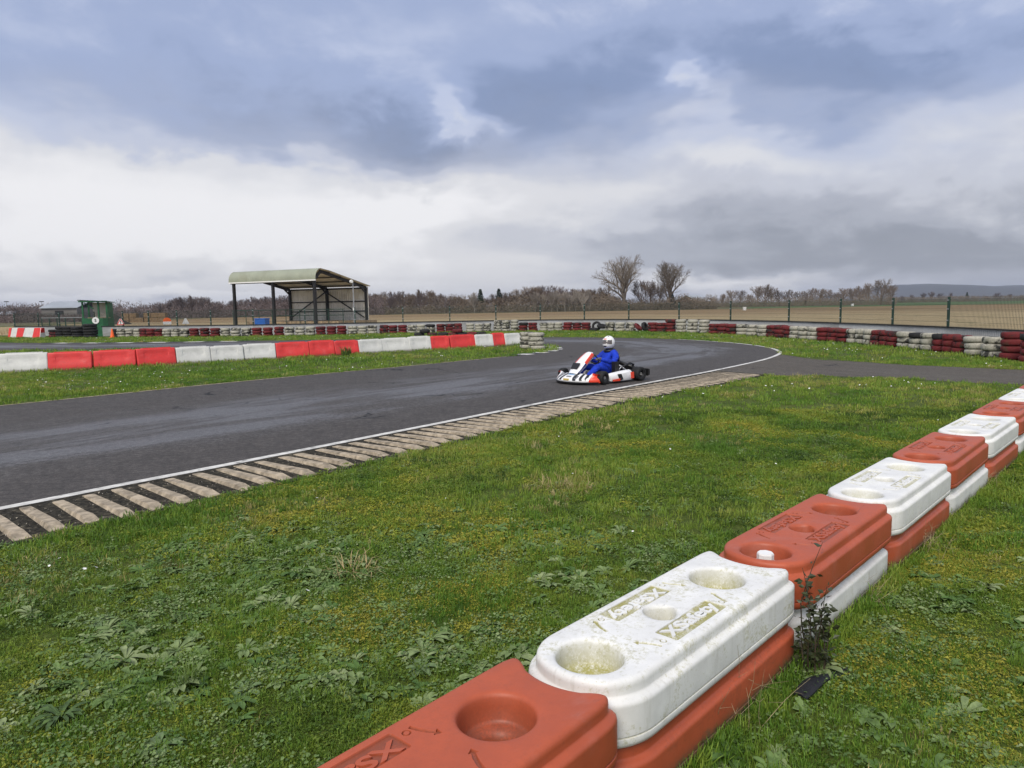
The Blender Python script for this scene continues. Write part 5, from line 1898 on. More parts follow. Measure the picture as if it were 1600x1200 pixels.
VW, V0, V1 = 1.18, 1.17, 1.80
hel = helmet_patch(0.0, V0, -PI, PI, 12, 37, 1.0)
hel2 = helmet_patch(V0, V1, VW, 2 * PI - VW, 6, 26, 1.0)
hel3 = helmet_patch(V1, 2.50, -PI, PI, 7, 37, 1.0)
hel.add(hel2.v, hel2.f)
hel.add(hel3.v, hel3.f)
hel_o = hel.build('helmet', 'helmet_white', drv, 'all', fix=False)
bm = bmesh.new()
bm.from_mesh(hel_o.data)
bmesh.ops.remove_doubles(bm, verts=bm.verts, dist=0.0008)
bmesh.ops.recalc_face_normals(bm, faces=bm.faces)
bm.to_mesh(hel_o.data)
bm.free()
helmet_patch(V0 - 0.05, V1 + 0.03, -VW - 0.06, VW + 0.06, 8, 20, 0.955).build('visor', 'visor', hel_o, 'all')
hn = helmet_patch(1.02, 1.24, -0.95, 0.95, 4, 16, 1.075)
hn.build('visor_peak', 'helmet_white', hel_o, 'all')
helmet_patch(1.02, 1.16, -0.30, 0.30, 3, 6, 1.09).build('red_badge', 'kart_red', hel_o, 'all')
helmet_patch(0.42, 0.56, 0.25, 0.75, 3, 5, 1.02).build('vent', 'kart_black', hel_o, 'all')
helmet_patch(2.05, 2.25, -0.35, 0.35, 3, 6, 1.01).build('chin_vent', 'kart_black', hel_o, 'all')

# ------------------------------------------------------------------ trees and the far background
def tree_mesh(name, mat, seed, h, spread, levels, lean=0.0, fork=0.16, limbs=8, sub=(6, 5, 4), twig=0.012, upness=0.35, trunk_r=0.03, rmin=0.02, crown=0.46):
    """bare winter tree: tapering limbs dividing into fine twigs"""
    rd = random.Random(seed)
    mb = MB()

    def seg(pts, rr):
        n = 6 if rr[0] > 0.12 else (4 if rr[0] > 0.05 else 3)
        mb.tube(pts, [max(r, rmin) for r in rr], n, False)

    def branch(p, d, L, r, lev):
        pts, rr = [p.copy()], [r]
        ns = 5 if lev == 0 else (4 if lev < 3 else 3)
        q = p.copy()
        dd = d.copy()
        for i in range(ns):
            dd = (dd + Vector((rd.gauss(0, .13), rd.gauss(0, .13), rd.gauss(0, .06) + 0.05 * upness)) * (1 if lev else 0.35)).normalized()
            q = q + dd * (L / ns)
            pts.append(q.copy())
            rr.append(r * (1 - (i + 1) / ns * (0.45 if lev == 0 else 0.8)))
        seg(pts, rr)
        if lev >= levels:
            return
        nch = limbs if lev == 0 else sub[min(lev - 1, len(sub) - 1)]
        for c in range(nch):
            f = (fork + (1 - fork) * (c + rd.random()) / nch) if lev == 0 else (0.22 + 0.78 * (c + rd.random()) / nch)
            t = min(f, 0.999) * ns
            i = int(t)
            pos = pts[i].lerp(pts[i + 1], t - i)
            ax = (pts[i + 1] - pts[i]).normalized()
            ang = rd.uniform(0.55, 1.05) if lev == 0 else rd.uniform(0.35, 0.85)
            if lev == 0:
                ang *= 1.05 - 0.45 * f
            az = (c * 2.399 + rd.uniform(-.5, .5))
            o = ax.orthogonal().normalized()
            o = Matrix.Rotation(az, 3, ax) @ o
            nd = (ax * math.cos(ang) + o * math.sin(ang) * (spread if lev == 0 else 1)).normalized()
            nd = (nd + Vector((0, 0, 0.18 * upness))).normalized()
            if lev == 0:
                nl = h * (0.66 - 0.26 * f) * rd.uniform(0.85, 1.12)
            else:
                nl = L * rd.uniform(0.42, 0.66) * (1.1 - 0.35 * f)
            # keep the crown rounded: no branch leaves its egg-shaped outline
            ce, rx_, rz_ = Vector((0, 0, h * 0.60)), h * crown, h * 0.41
            q0, q1 = pos - ce, pos + nd * nl - ce
            e1_ = math.sqrt((q1.x ** 2 + q1.y ** 2) / rx_ ** 2 + q1.z ** 2 / rz_ ** 2)
            if e1_ > 1.0:
                nl = max(nl / e1_ ** 1.3, h * 0.03)
            branch(pos, nd, nl, rr[i] * (0.62 if lev == 0 else 0.58), lev + 1)
    branch(Vector((0, 0, -0.1)), Vector((lean, 0, 1)).normalized(), h * 0.62, h * trunk_r, 0)
    top = max(v[2] for v in mb.v)
    mb.v = [(x * h / top, y * h / top, z * h / top) for x, y, z in mb.v]
    return mb.mesh(name, mat, 'all', fix=False)


def plant_tree(name, me, x, y, s, rz, label, group, cat='tree', sz=None):
    o = put(name, me, None, (x, y, 0), (0, 0, rz), (s, s, sz or s))
    return tag(o, label, cat, group)


def upx(u, Y, v=480):
    p = at(u, v, Y)
    return p.x, p.y


# the two big bare trees in the middle
LATE = []
big1 = tree_mesh('bare_tree', 'bark_near', 5, 15.2, 1.25, 4, -0.02, 0.26, 13, (8, 6, 6), trunk_r=0.040, rmin=0.016, upness=0.5)
big2 = tree_mesh('bare_tree', 'bark_near', 29, 13.4, 1.2, 4, 0.03, 0.24, 12, (8, 6, 6), trunk_r=0.034, rmin=0.016, upness=0.7)
x, y = upx(976, 196)
plant_tree('bare_tree', big1, x, y, 1.0, 0.4, 'tallest wide bare tree standing in the middle of the skyline', 'two big bare trees')
for u, Y, s, lab in ((1004, 199, 0.95, 'brown bushy tree against the right side of the tallest tree'), (1018, 195, 0.9, 'middle brown bushy tree between the two big bare trees'), (1030, 197, 0.8, 'brown bushy tree against the left side of the smaller big tree'), (945, 198, 0.75, 'small bare tree just left of the tallest tree')):
    x, y = upx(u, Y)
    LATE.append((u, x, y, s, lab))
x, y = upx(1045, 190)
plant_tree('bare_tree', big2, x, y, 0.98, 2.0, 'slightly smaller bare tree just right of the tallest one', 'two big bare trees')

protos = [tree_mesh('bare_tree', 'bark_far', 31 + i, 9.0, 1.05, 3, random.uniform(-.05, .05), 0.14, 9, (9, 8), trunk_r=0.024, rmin=0.030, upness=u_) for i, u_ in enumerate((0.5, 0.9, 1.5, 0.3, 1.2))]
protosp = []
for me in protos:
    c = me.copy()
    c.materials.clear()
    c.materials.append(M['bark_purple'])
    protosp.append(c)


for u, x, y, s, lab in LATE:
    plant_tree('bushy_tree', protos[u % 5], x, y, s, u, lab, 'smaller trees beside the two big ones')


def top_row(u, table):
    return float(np.interp(u, [t[0] for t in table], [t[1] for t in table]))


HZ = lambda u: 478 - 0.016 * (u - 800)
# wood behind the ploughed field, left of the big trees; skyline row by column
WOOD = [(580, 458), (620, 457), (655, 455), (700, 462), (740, 466), (780, 460), (810, 455), (840, 450), (870, 450), (905, 452), (935, 457), (960, 462)]
rt = random.Random(3)
k = 0
for u in np.arange(583, 965, 4.6):
    u = u + rt.uniform(-2.5, 2.5)
    Y = rt.uniform(186, 226)
    top = top_row(u, WOOD) + rt.uniform(-6, 9)
    hgt = max(4.0, (HZ(u) - top) / FPX * Y + CAM_H)
    x, y = upx(u, Y)
    plant_tree('wood_tree', rt.choice(protos + protosp[:2]), x, y, hgt / 9.0, rt.uniform(0, 6.28), 'bare tree in the wood beyond the ploughed field, left of the tallest trees', 'bare trees of the middle wood')
birch_me = protos[2].copy()
birch_me.materials.clear()
birch_me.materials.append(M['birch'])
for n_, u in enumerate((742, 836, 848, 862, 871, 883, 890, 899, 911, 921)):
    x, y = upx(u, 184 + (n_ * 7) % 5)
    plant_tree('birch_tree', birch_me, x, y, rt.uniform(0.50, 0.66), n_ * 1.3, 'slender pale-trunked birch, ' + ORD[n_] + ' birch from the left in the middle wood', 'pale birches of the middle wood')
# left skyline
LEFT = [(-20, 478), (40, 480), (80, 479), (180, 482), (240, 480), (262, 466), (285, 458), (305, 462), (325, 464), (345, 470), (365, 470), (392, 464), (415, 462), (440, 460), (460, 462), (590, 458)]
for u in np.arange(-15, 600, 6.5):
    if 190 < u < 245:
        continue
    u = u + rt.uniform(-3, 3)
    Y = rt.uniform(230, 300) if u < 190 else rt.uniform(170, 215)
    top = top_row(u, LEFT) + rt.uniform(-2, 6)
    hgt = max(3.0, (HZ(u) - top) / FPX * Y + CAM_H)
    x, y = upx(u, Y)
    plant_tree('far_tree', rt.choice(protosp), x, y, hgt / 9.0, rt.uniform(0, 6.28), 'bare tree on the left skyline behind the hut and shelter', 'bare trees of the left skyline')
# right skyline
RIGHT = [(1085, 468), (1115, 466), (1130, 456), (1150, 452), (1175, 458), (1185, 447), (1200, 448), (1225, 455), (1250, 458), (1265, 450), (1290, 452), (1310, 455), (1335, 447), (1350, 448), (1365, 440), (1378, 436), (1390, 446), (1400, 462)]
for u in (1098, 1112, 1128, 1142, 1156, 1172, 1184, 1194, 1206, 1218, 1232, 1246, 1258, 1268, 1280, 1293, 1306, 1318, 1332, 1344, 1356, 1376, 1390):
    Y = rt.uniform(240, 285)
    top = top_row(u, RIGHT) + rt.uniform(-4, 2)
    hgt = max(3.0, (HZ(u) - top) / FPX * Y + CAM_H)
    x, y = upx(u, Y)
    if u == 1376:
        plant_tree('round_tree', protos[3], x, y, hgt / 9.0, 1.2, 'tall round-headed bare tree where the distant hill begins', 'bare trees of the right skyline')
    else:
        plant_tree('far_tree', rt.choice(protos[:2] + protos[3:4]), x, y, hgt / 9.0, rt.uniform(0, 6.28), 'bare tree in the right-hand skyline row before the hill', 'bare trees of the right skyline')
for u, top in ((1408, 462), (1425, 460), (1442, 457), (1455, 455), (1468, 458), (1484, 457), (1500, 462), (1520, 463), (1540, 462), (1557, 457), (1577, 459), (1595, 462)):
    Y = rt.uniform(400, 470)
    hgt = max(3.0, (HZ(u) - top) / FPX * Y + CAM_H)
    x, y = upx(u, Y)
    plant_tree('hedge_tree', rt.choice(protosp), x, y, hgt / 9.0, rt.uniform(0, 6.28), 'hedgerow tree in front of the blue hill on the right', 'hedgerow trees before the hill')
# a few evergreens
def ever_mesh(seed):
    rd = random.Random(seed)
    mb = MB()
    mb.tube([(0, 0, -0.1), (0, 0, 5.5)], [0.16, 0.03], 5, False)
    for i in range(1500):
        z = rd.uniform(0.4, 6.0)
        r = (1 - z / 6.3) * 1.9 * math.sqrt(rd.random()) + 0.1
        a = rd.uniform(0, 6.28)
        c = Vector((r * math.cos(a), r * math.sin(a), z))
        s = rd.uniform(0.12, 0.30)
        q = [Vector((rd.gauss(0, 1), rd.gauss(0, 1), rd.gauss(0, .6))).normalized() * s for _ in range(3)]
        mb.add([c + v for v in q], [(0, 1, 2)])
    return mb.mesh('evergreen_tree', 'evergreen', fix=False)


ev = ever_mesh(4)
for u, Y, hh, lab in ((751, 200, 6.4, 'left dark evergreen rising among the bare middle wood'), (780, 205, 6.6, 'narrow dark evergreen conifer in the middle wood'), (1050, 192, 4.6, 'dark ivy-green tree between the two big bare trees'), (1510, 430, 5.5, 'round dark evergreen in the hedgerow before the hill')):
    x, y = upx(u, Y)
    plant_tree('evergreen_tree', ev, x, y, hh / 6.0, u, lab, 'dark evergreens', sz=hh / 6.0)


# undergrowth: dense twiggy scrub nobody could count
def scrub(name, spans, n, mat, label, seed):
    rd = random.Random(seed)
    mb = MB()
    W = sum(s[6] for s in spans)
    for (u0, u1, Ya, Yb, h0, h1, wgt) in spans:
        for i in range(int(n * wgt / W)):
            u = rd.uniform(u0, u1)
            Y = rd.uniform(Ya, Yb)
            x, y = upx(u, Y)
            lump = 0.30 + 0.75 * mnoise.noise(Vector((x * 0.10, y * 0.10, seed))) + 0.35 * mnoise.noise(Vector((x * 0.45, y * 0.3, seed + 5)))
            hh = (h0 + (h1 - h0) * max(0, min(1, lump + 0.25)))
            z = hh * rd.random() ** 1.25
            s = rd.uniform(0.18, 0.55) * (Y / 200) ** 0.5
            d = Vector((rd.gauss(0, .5), rd.gauss(0, .5), abs(rd.gauss(0.5, .5)))).normalized()
            o = d.orthogonal().normalized() * s * rd.uniform(.06, .2)
            c = Vector((x, y, max(z, 0.02)))
            mb.add([c - o, c + o, c + d * s * 1.6], [(0, 1, 2)])
    o = mb.build(name, mat, fix=False)
    return tag(o, label, 'undergrowth', kind='stuff')


scrub('undergrowth', [(575, 970, 183, 215, 0.8, 5.0, 5), (925, 1120, 186, 205, 0.6, 4.2, 3), (1080, 1400, 235, 275, 0.6, 4.2, 3)], 85000, 'scrub', 'dense brown undergrowth below the trees across the field', 1)
scrub('undergrowth', [(-40, 190, 225, 300, 2.0, 5.5, 3), (185, 470, 165, 200, 1.0, 4.5, 3), (440, 600, 172, 200, 2.0, 4.6, 1.6), (-40, 130, 130, 150, 0.6, 1.6, 1)], 90000, 'bark_purple', 'purple-brown scrub under the left skyline trees', 2)
scrub('hedge', [(1385, 1660, 395, 415, 2.0, 3.6, 1)], 20000, 'scrub', 'low dark hedge running below the blue hill', 3)
scrub('hilltop_wood', [(1400, 1640, 2700, 3000, 1, 2, 1)], 10, 'hill', 'wooded crest of the distant blue hill', 4) if False else None

# dry stalks and weeds along the fence
ds = MB()
rd = random.Random(9)
for i in range(5200):
    k = rd.randrange(len(FC))
    p = FC[k] + normals2(FC[max(0, k - 2):k + 3])[min(2, k)] * -rd.uniform(0.3, 7.0)
    if p[0] < -30 and rd.random() < 0.5:
        continue
    hh = rd.uniform(0.12, 0.45) * (1.5 if p[0] < -8 else 0.9)
    w = rd.uniform(0.006, 0.02)
    dx, dy = rd.gauss(0, .12), rd.gauss(0, .12)
    ds.add([(p[0] - w, p[1], 0), (p[0] + w, p[1], 0), (p[0] + dx, p[1] + dy, hh)], [(0, 1, 2)])
tag(ds.build('stubble', 'straw', fix=False), 'dry straw-coloured stubble and stalks behind the fence', 'stubble', kind='stuff')


# ------------------------------------------------------------------ far buildings and small things
def barn(u0, u1, Y, eave, ridge, label, depth=14.0, rz=0.0):
    a, b = upx(u0, Y), upx(u1, Y)
    w = b[0] - a[0]
    r = empty('barn', ((a[0] + b[0]) / 2, Y, 0), rz, label, 'barn')
    MB().box((-w / 2, 0, 0), (w / 2, depth, eave)).build('wall', 'barn_wall', r)
    t = 0.18
    o = 0.5
    MB().prism([(-o, eave - 0.1), (depth / 2, ridge), (depth + o, eave - 0.1), (depth + o, eave + t - 0.1), (depth / 2, ridge + t), (-o, eave + t - 0.1)], -w / 2 - 0.4, w / 2 + 0.4, 'yz').build('roof', 'barn_roof', r)
    MB().box((-w * 0.12, -0.06, 0), (w * 0.12, -0.01, eave * 0.75)).build('door', 'steel_black', r)
    return r


barn(66, 118, 205, 3.2, 5.0, 'grey-roofed barn left of the marshal hut on the skyline', 16, 0.12)
barn(-12, 16, 240, 1.6, 2.6, 'low pale-roofed shed at the far left edge', 8)
barn(1052, 1078, 250, 2.4, 3.8, 'left grey-blue roof right of the big bare trees', 12, -0.3)
barn(1090, 1112, 240, 2.2, 4.2, 'right grey-blue roof with a bright gable right of the big trees', 12, 0.5)
# straw stack: separate bales
bl = at(226, 496, 118)
rdb = random.Random(4)
nb = 0
for i in range(6):
    for k in range(2):
        if k == 1 and i in (2,):
            continue
        o = MB().box((-0.58, -0.5, 0), (0.58, 0.5, 0.74)).build('straw_bale', 'straw', None, bevel=0.05)
        o.location = (bl.x - 2.95 + i * 1.2 + rdb.uniform(-.03, .03), bl.y + rdb.uniform(-.05, .05), 0.74 * k)
        o.rotation_euler = (0, 0, rdb.uniform(-.03, .03))
        tag(o, f'brown straw bale, {ORD[i]} from the left in the {"bottom" if k == 0 else "upper"} layer behind the fence', 'bale', 'stacked straw bales')
hp_ = at(178, 497, 100)
em = MB()
for i in range(9):
    r = 2.2 * (1 - i / 8.2)
    em.v += [(r * math.cos(a) * (1 + .12 * math.sin(3 * a + i)), r * 0.7 * math.sin(a), i * 0.19) for a in np.linspace(0, 2 * PI, 16, endpoint=False)]
for i in range(8):
    for j in range(16):
        em.f.append((i * 16 + j, i * 16 + (j + 1) % 16, (i + 1) * 16 + (j + 1) % 16, (i + 1) * 16 + j))
o = em.build('earth_heap', 'earth', None, 'all')
o.location = (hp_.x, hp_.y, 0)
tag(o, 'dark earth heap right behind the marshal hut', 'earth heap')
for u, v, Y, lab in ((1163.5, 477.5, 150, 'small white bin standing in the field right of the middle'), (1332, 470.5, 220, 'tiny white bin at the far edge of the field on the right')):
    p = at(u, v, Y)
    r = empty('field_bin', (p.x, p.y, 0), 0, lab, 'bin')
    hb = 0.62
    MB().box((-0.3, -0.3, 0), (0.3, 0.3, hb)).build('body', 'white_plain', r, bevel=0.05)
    MB().box((-0.33, -0.33, hb + 0.002), (0.33, 0.33, hb + 0.08)).build('lid', 'white_plain', r, bevel=0.04)
for u, v, Y, lab in ((10, 472, 260, 'left thin lamp mast on the far left skyline'), (65, 472, 260, 'right thin lamp mast on the far left skyline')):
    p = at(u, v, Y)
    r = empty('lamp_mast', (p.x, p.y, 0), 0, lab, 'mast')
    MB().tube([(0, 0, 0), (0, 0, p.z)], [0.14, 0.09], 6).build('pole', 'galv', r)
    MB().box((-0.8, -0.15, p.z), (0.8, 0.15, p.z + 0.3)).build('lamp_head', 'steel_black', r)

# ------------------------------------------------------------------ ground cover
def tuft_mesh(name, mat, seed, n, rad, h0, h1, w, droop=0.5):
    rd = random.Random(seed)
    mb = MB()
    for i in range(n):
        a, r = rd.uniform(0, 6.28), rad * math.sqrt(rd.random())
        p = Vector((r * math.cos(a), r * math.sin(a), -0.003))
        b = a + rd.gauss(0, 0.9)
        out = Vector((math.cos(b), math.sin(b), 0))
        h = rd.uniform(h0, h1)
        ww = w * rd.uniform(.7, 1.2)
        sd_ = Vector((-out.y, out.x, 0)) * ww
        tilt = rd.uniform(0.15, 1.0) * droop
        m_ = p + out * h * tilt * 0.45 + Vector((0, 0, h * 0.62))
        t_ = p + out * h * tilt * 1.25 + Vector((0, 0, h * (1.0 - 0.35 * tilt)))
        mb.add([p - sd_, p + sd_, m_ + sd_ * 0.75, m_ - sd_ * 0.75, t_], [(0, 1, 2, 3), (3, 2, 4)])
    return mb.mesh(name, mat, fix=False)


def moss_mesh(seed, n=70, rad=0.055, mat='moss'):
    rd = random.Random(seed)
    mb = MB()
    for i in range(n):
        a, r = rd.uniform(0, 6.28), rad * math.sqrt(rd.random())
        z = 0.016 * (1 - (r / rad) ** 2) * rd.uniform(0.3, 1.2)
        c = Vector((r * math.cos(a), r * math.sin(a), z))
        s = rd.uniform(0.0035, 0.0075)
        q = [c + Vector((rd.gauss(0, 1), rd.gauss(0, 1), rd.gauss(0.2, .6))).normalized() * s for _ in range(3)]
        mb.add(q, [(0, 1, 2)])
    return mb.mesh('moss_tuft', mat, fix=False)


def clover_mesh(seed, n=26, rad=0.06):
    rd = random.Random(seed)
    mb = MB()
    for i in range(n):
        a, r = rd.uniform(0, 6.28), rad * math.sqrt(rd.random())
        c = Vector((r * math.cos(a), r * math.sin(a), rd.uniform(0.008, 0.028)))
        s = rd.uniform(0.004, 0.0085)
        tl = Vector((rd.gauss(0, .35), rd.gauss(0, .35), 1)).normalized()
        u_ = tl.orthogonal().normalized()
        v_ = tl.cross(u_)
        q = [c + (u_ * math.cos(t) + v_ * math.sin(t)) * s * (1.0 if k % 2 else 0.8) for k, t in enumerate(np.linspace(0, 2 * PI, 6, endpoint=False))]
        mb.add(q, [tuple(range(6))])
    return mb.mesh('clover_leaves', 'weed_leaf', fix=False)


def rosette_mesh(seed, n=11, L=0.085, W=0.016, up=0.35, mat='weed_leaf', name='weed_rosette'):
    """broad-leaved rosette: each leaf a curved, folded blade"""
    rd = random.Random(seed)
    mb = MB()
    for i in range(n):
        a = i * 2.399 + rd.uniform(-.3, .3)
        l = L * rd.uniform(0.55, 1.1)
        w = W * rd.uniform(0.75, 1.2) * (l / L) ** 0.5
        o = Vector((math.cos(a), math.sin(a), 0))
        s = Vector((-o.y, o.x, 0))
        u0 = up * rd.uniform(0.5, 1.5)
        k = len(mb.v)
        rows = []
        for f, wf in ((0.0, 0.18), (0.28, 0.55), (0.55, 1.0), (0.8, 0.85), (1.0, 0.05)):
            c = o * (l * f) + Vector((0, 0, 0.006 + l * (u0 * f - (u0 * 0.75 + 0.05) * f * f)))
            wv = w * wf * (1 + 0.12 * math.sin(9 * f + i))
            rows.append([c - s * wv + Vector((0, 0, wv * 0.45)), c, c + s * wv + Vector((0, 0, wv * 0.45))])
        mb.loft(rows, False, False)
    return mb.mesh(name, mat, 'all', fix=False)


def proto_coll(name, meshes):
    c = bpy.data.collections.new(name)
    for me in meshes:
        o = bpy.data.objects.new(me.name, me)
        c.objects.link(o)
    return c


def scatter(name, P, tint, scl, coll, n_proto, label, cat, tilt=0.12, seed=0):
    """one object of points that instances small pieces of ground cover"""
    r = np.random.default_rng(seed + 50)
    n = len(P)
    me = bpy.data.meshes.new(name)
    me.from_pydata([(p[0], p[1], 0.0 if len(p) < 3 else p[2]) for p in P], [], [])
    rot = np.stack([r.normal(0, tilt, n), r.normal(0, tilt, n), r.uniform(0, 6.283, n)], 1)
    for nm, ty, dat in (('rot', 'FLOAT_VECTOR', rot), ('scl', 'FLOAT', scl), ('tint', 'FLOAT', tint), ('idx', 'INT', r.integers(0, n_proto, n))):
        a = me.attributes.new(nm, ty, 'POINT')
        a.data.foreach_set('vector' if ty == 'FLOAT_VECTOR' else 'value', np.ascontiguousarray(dat).ravel().astype(np.int32 if ty == 'INT' else np.float32))
    o = put(name, me)
    ng = bpy.data.node_groups.new(name, 'GeometryNodeTree')
    ng.interface.new_socket('Geometry', in_out='INPUT', socket_type='NodeSocketGeometry')
    ng.interface.new_socket('Geometry', in_out='OUTPUT', socket_type='NodeSocketGeometry')
    N_, L_ = ng.nodes, ng.links
    gi, go = N_.new('NodeGroupInput'), N_.new('NodeGroupOutput')
    ci = N_.new('GeometryNodeCollectionInfo')
    ci.inputs['Collection'].default_value = coll
    ci.inputs['Separate Children'].default_value = True
    ci.inputs['Reset Children'].default_value = True
    ip = N_.new('GeometryNodeInstanceOnPoints')
    ip.inputs['Pick Instance'].default_value = True

    def na(nm, ty):
        q = N_.new('GeometryNodeInputNamedAttribute')
        q.data_type = ty
        q.inputs['Name'].default_value = nm
        return q.outputs[0]
    L_.new(gi.outputs[0], ip.inputs['Points'])
    L_.new(ci.outputs[0], ip.inputs['Instance'])
    L_.new(na('idx', 'INT'), ip.inputs['Instance Index'])
    L_.new(na('rot', 'FLOAT_VECTOR'), ip.inputs['Rotation'])
    L_.new(na('scl', 'FLOAT'), ip.inputs['Scale'])
    L_.new(ip.outputs[0], go.inputs[0])
    md = o.modifiers.new('scatter', 'NODES')
    md.node_group = ng
    return tag(o, label, cat, kind='stuff')


def field_points(d0, d1, dens, seed, wide=1.5):
    """random points over the ground the camera can see (and a margin) between two distances"""
    r = np.random.default_rng(seed)
    half = lambda y: 0.76 * y + wide
    n = int(dens * (d1 - d0) * 2 * half(d1))
    y = r.uniform(d0, d1, n)
    x = r.uniform(-half(d1), half(d1), n)
    P = np.stack([x, y], 1)
    return P[np.abs(x) < half(y)]


def on_grass(P, m=0.0):
    bad = inside(P, TRACK_POLY) | inside(P, PATH_POLY) | inside(P, KERB_POLY) | inside(P, BLOCK_POLY)
    # keep behind the tyre wall free
    y_t = np.interp(P[:, 0], TC[:, 0][:np.argmax(TC[:, 0])], TC[:, 1][:np.argmax(TC[:, 0])], right=1e9)
    return ~bad & (P[:, 1] < y_t - 0.25) & (P[:, 0] < np.interp(P[:, 1], [15, 18, 20.6, 23.3, 26.6, 30.6, 35], [13.0, 13.3, 13.7, 13.8, 13.65, 13.1, 12.3]))


def kerb_near(P):
    K = KOm[::6]
    return np.min(np.linalg.norm(P[:, None, :] - K[None], axis=2), axis=1) if len(P) else np.zeros(0)


def tint_of(P):
    big = vnoise(P, 0.45, 1, 4)
    mid = vnoise(P, 2.2, 2, 4)
    t = np.clip(0.37 + 1.30 * (0.55 * big + 0.45 * mid - 0.5), 0, 0.72) + 0.10 * np.clip((P[:, 1] - 4) / 6, 0, 1)
    # straw-coloured strips: beside the kerb and in blotches
    dk = np.full(len(P), 9.0)
    for k in range(0, len(P), 20000):
        dk[k:k + 20000] = kerb_near(P[k:k + 20000])
    dry = np.clip(1 - np.abs(dk - 0.85) / 0.75, 0, 1) * np.clip((vnoise(P, 1.3, 5, 4) - 0.40) * 6, 0, 1)
    dry = np.maximum(dry * 0.95, np.clip((vnoise(P, 1.1, 6, 4) - 0.66) * 9, 0, 1) * 0.55)
    return t, dry


tufts = [tuft_mesh('grass_tuft', 'blade', s, 16, 0.036, 0.016, 0.046, 0.0016) for s in range(5)]
tufts_far = [tuft_mesh('grass_tuft', 'blade', 40 + s, 22, 0.085, 0.022, 0.060, 0.0042) for s in range(4)]
C_near, C_far = proto_coll('grass_pieces', tufts), proto_coll('far_grass_pieces', tufts_far)
C_moss = proto_coll('moss_pieces', [moss_mesh(s) for s in range(4)])
C_clover = proto_coll('clover_pieces', [clover_mesh(s) for s in range(4)])
C_weed = proto_coll('weed_pieces', [rosette_mesh(s, n_, L_, W_, u_) for s, n_, L_, W_, u_ in ((1, 11, 0.085, 0.015, 0.3), (2, 9, 0.065, 0.016, 0.5), (3, 13, 0.10, 0.014, 0.45), (4, 8, 0.075, 0.018, 0.25), (5, 10, 0.055, 0.013, 0.6))])
C_dry = proto_coll('dry_pieces', [tuft_mesh('dry_tuft', 'dry_blade', 70 + s, 18, 0.05, 0.02, 0.055, 0.0014, 1.5) for s in range(3)])


def daisy_mesh(seed):
    rd = random.Random(seed)
    mb = MB()
    h = rd.uniform(0.02, 0.05)
    c = Vector((0, 0, h))
    for i in range(9):
        a = i * 2 * PI / 9
        o = Vector((math.cos(a), math.sin(a), 0.25))
        s = Vector((-o.y, o.x, 0)) * 0.0045
        mb.add([c, c + o * 0.007 + s, c + o * 0.014, c + o * 0.007 - s], [(0, 1, 2, 3)])
    return mb.mesh('daisy_head', 'petal', fix=False)


C_daisy = proto_coll('daisy_pieces', [daisy_mesh(s) for s in range(3)])

# --- grass, dense in front and thinner with distance
def grass_layer(d0, d1, dens, coll, npro, scl, seed, name, label):
    P = field_points(d0, d1, dens, seed)
    P = P[on_grass(P)]
    t, dry = tint_of(P)
    keep = RNG.random(len(P)) < np.clip(0.10 + 1.7 * (vnoise(P, 2.4, 21, 4) - 0.1) * (1 - 0.25 * dry), 0.15, 1)
    P, t, dry = P[keep], t[keep], dry[keep]
    lush = vnoise(P, 1.6, 8, 3)
    s = scl * (0.55 + 0.75 * lush) * RNG.uniform(0.7, 1.3, len(P)) * (1 + 0.1 * dry)
    t = np.where(RNG.random(len(P)) < dry * 0.6, 0.62 + 0.34 * RNG.random(len(P)), t)
    scatter(name, P, t, s, coll, npro, label, 'grass', seed=seed)


grass_layer(1.6, 4.6, 900, C_near, 5, 0.95, 1, 'grass', 'short green grass around the foreground barrier')
grass_layer(4.6, 9.0, 330, C_near, 5, 1.5, 2, 'grass', 'short green grass between the kerb and the foreground barrier')
grass_layer(9.0, 20.0, 60, C_far, 4, 1.35, 3, 'grass', 'green grass beyond the barrier and on the near part of the island')
grass_layer(20.0, 52.0, 13, C_far, 4, 2.2, 4, 'grass', 'bright green grass verge before the tyre wall')
# --- longer grass grown up against the foot of the barrier
nb_ = 2600
s_b = RNG.uniform(0.0, BP * 9, nb_)
side_ = np.where(RNG.random(nb_) < 0.5, 1.0, -1.0)
lat_ = side_ * (BW / 2 + 0.018 + np.abs(RNG.normal(0, 0.035, nb_))) + np.interp(s_b, [BP * i for i in range(12)], BLAT)
P = np.stack([E0.x + BDIR.x * s_b + BDIR.y * lat_, E0.y + BDIR.y * s_b - BDIR.x * lat_], 1)
P = P[vnoise(P, 2.0, 51, 3) > 0.40]
t, _ = tint_of(P)
scatter('grass', P, t, RNG.uniform(1.0, 2.1, len(P)), C_near, 5, 'longer grass grown up against the foot of the foreground barrier', 'grass', 0.2, seed=10)
# --- moss carpet
P = np.vstack([field_points(1.6, 4.6, 900, 11), field_points(4.6, 11.0, 260, 12)])
P = P[on_grass(P)]
mossy = vnoise(P, 1.4, 31, 4)
P = P[RNG.random(len(P)) < np.clip((mossy - 0.25) * 2.2, 0.12, 1)]
t = np.clip(1.9 * (vnoise(P, 1.5, 33, 5) - 0.5) + 0.48, 0, 1)
scatter('moss', P, t, np.where(P[:, 1] > 4.6, 1.7, 1.1) * RNG.uniform(.6, 1.4, len(P)), C_moss, 4, 'yellow-green moss carpet among the grass', 'moss', seed=5)
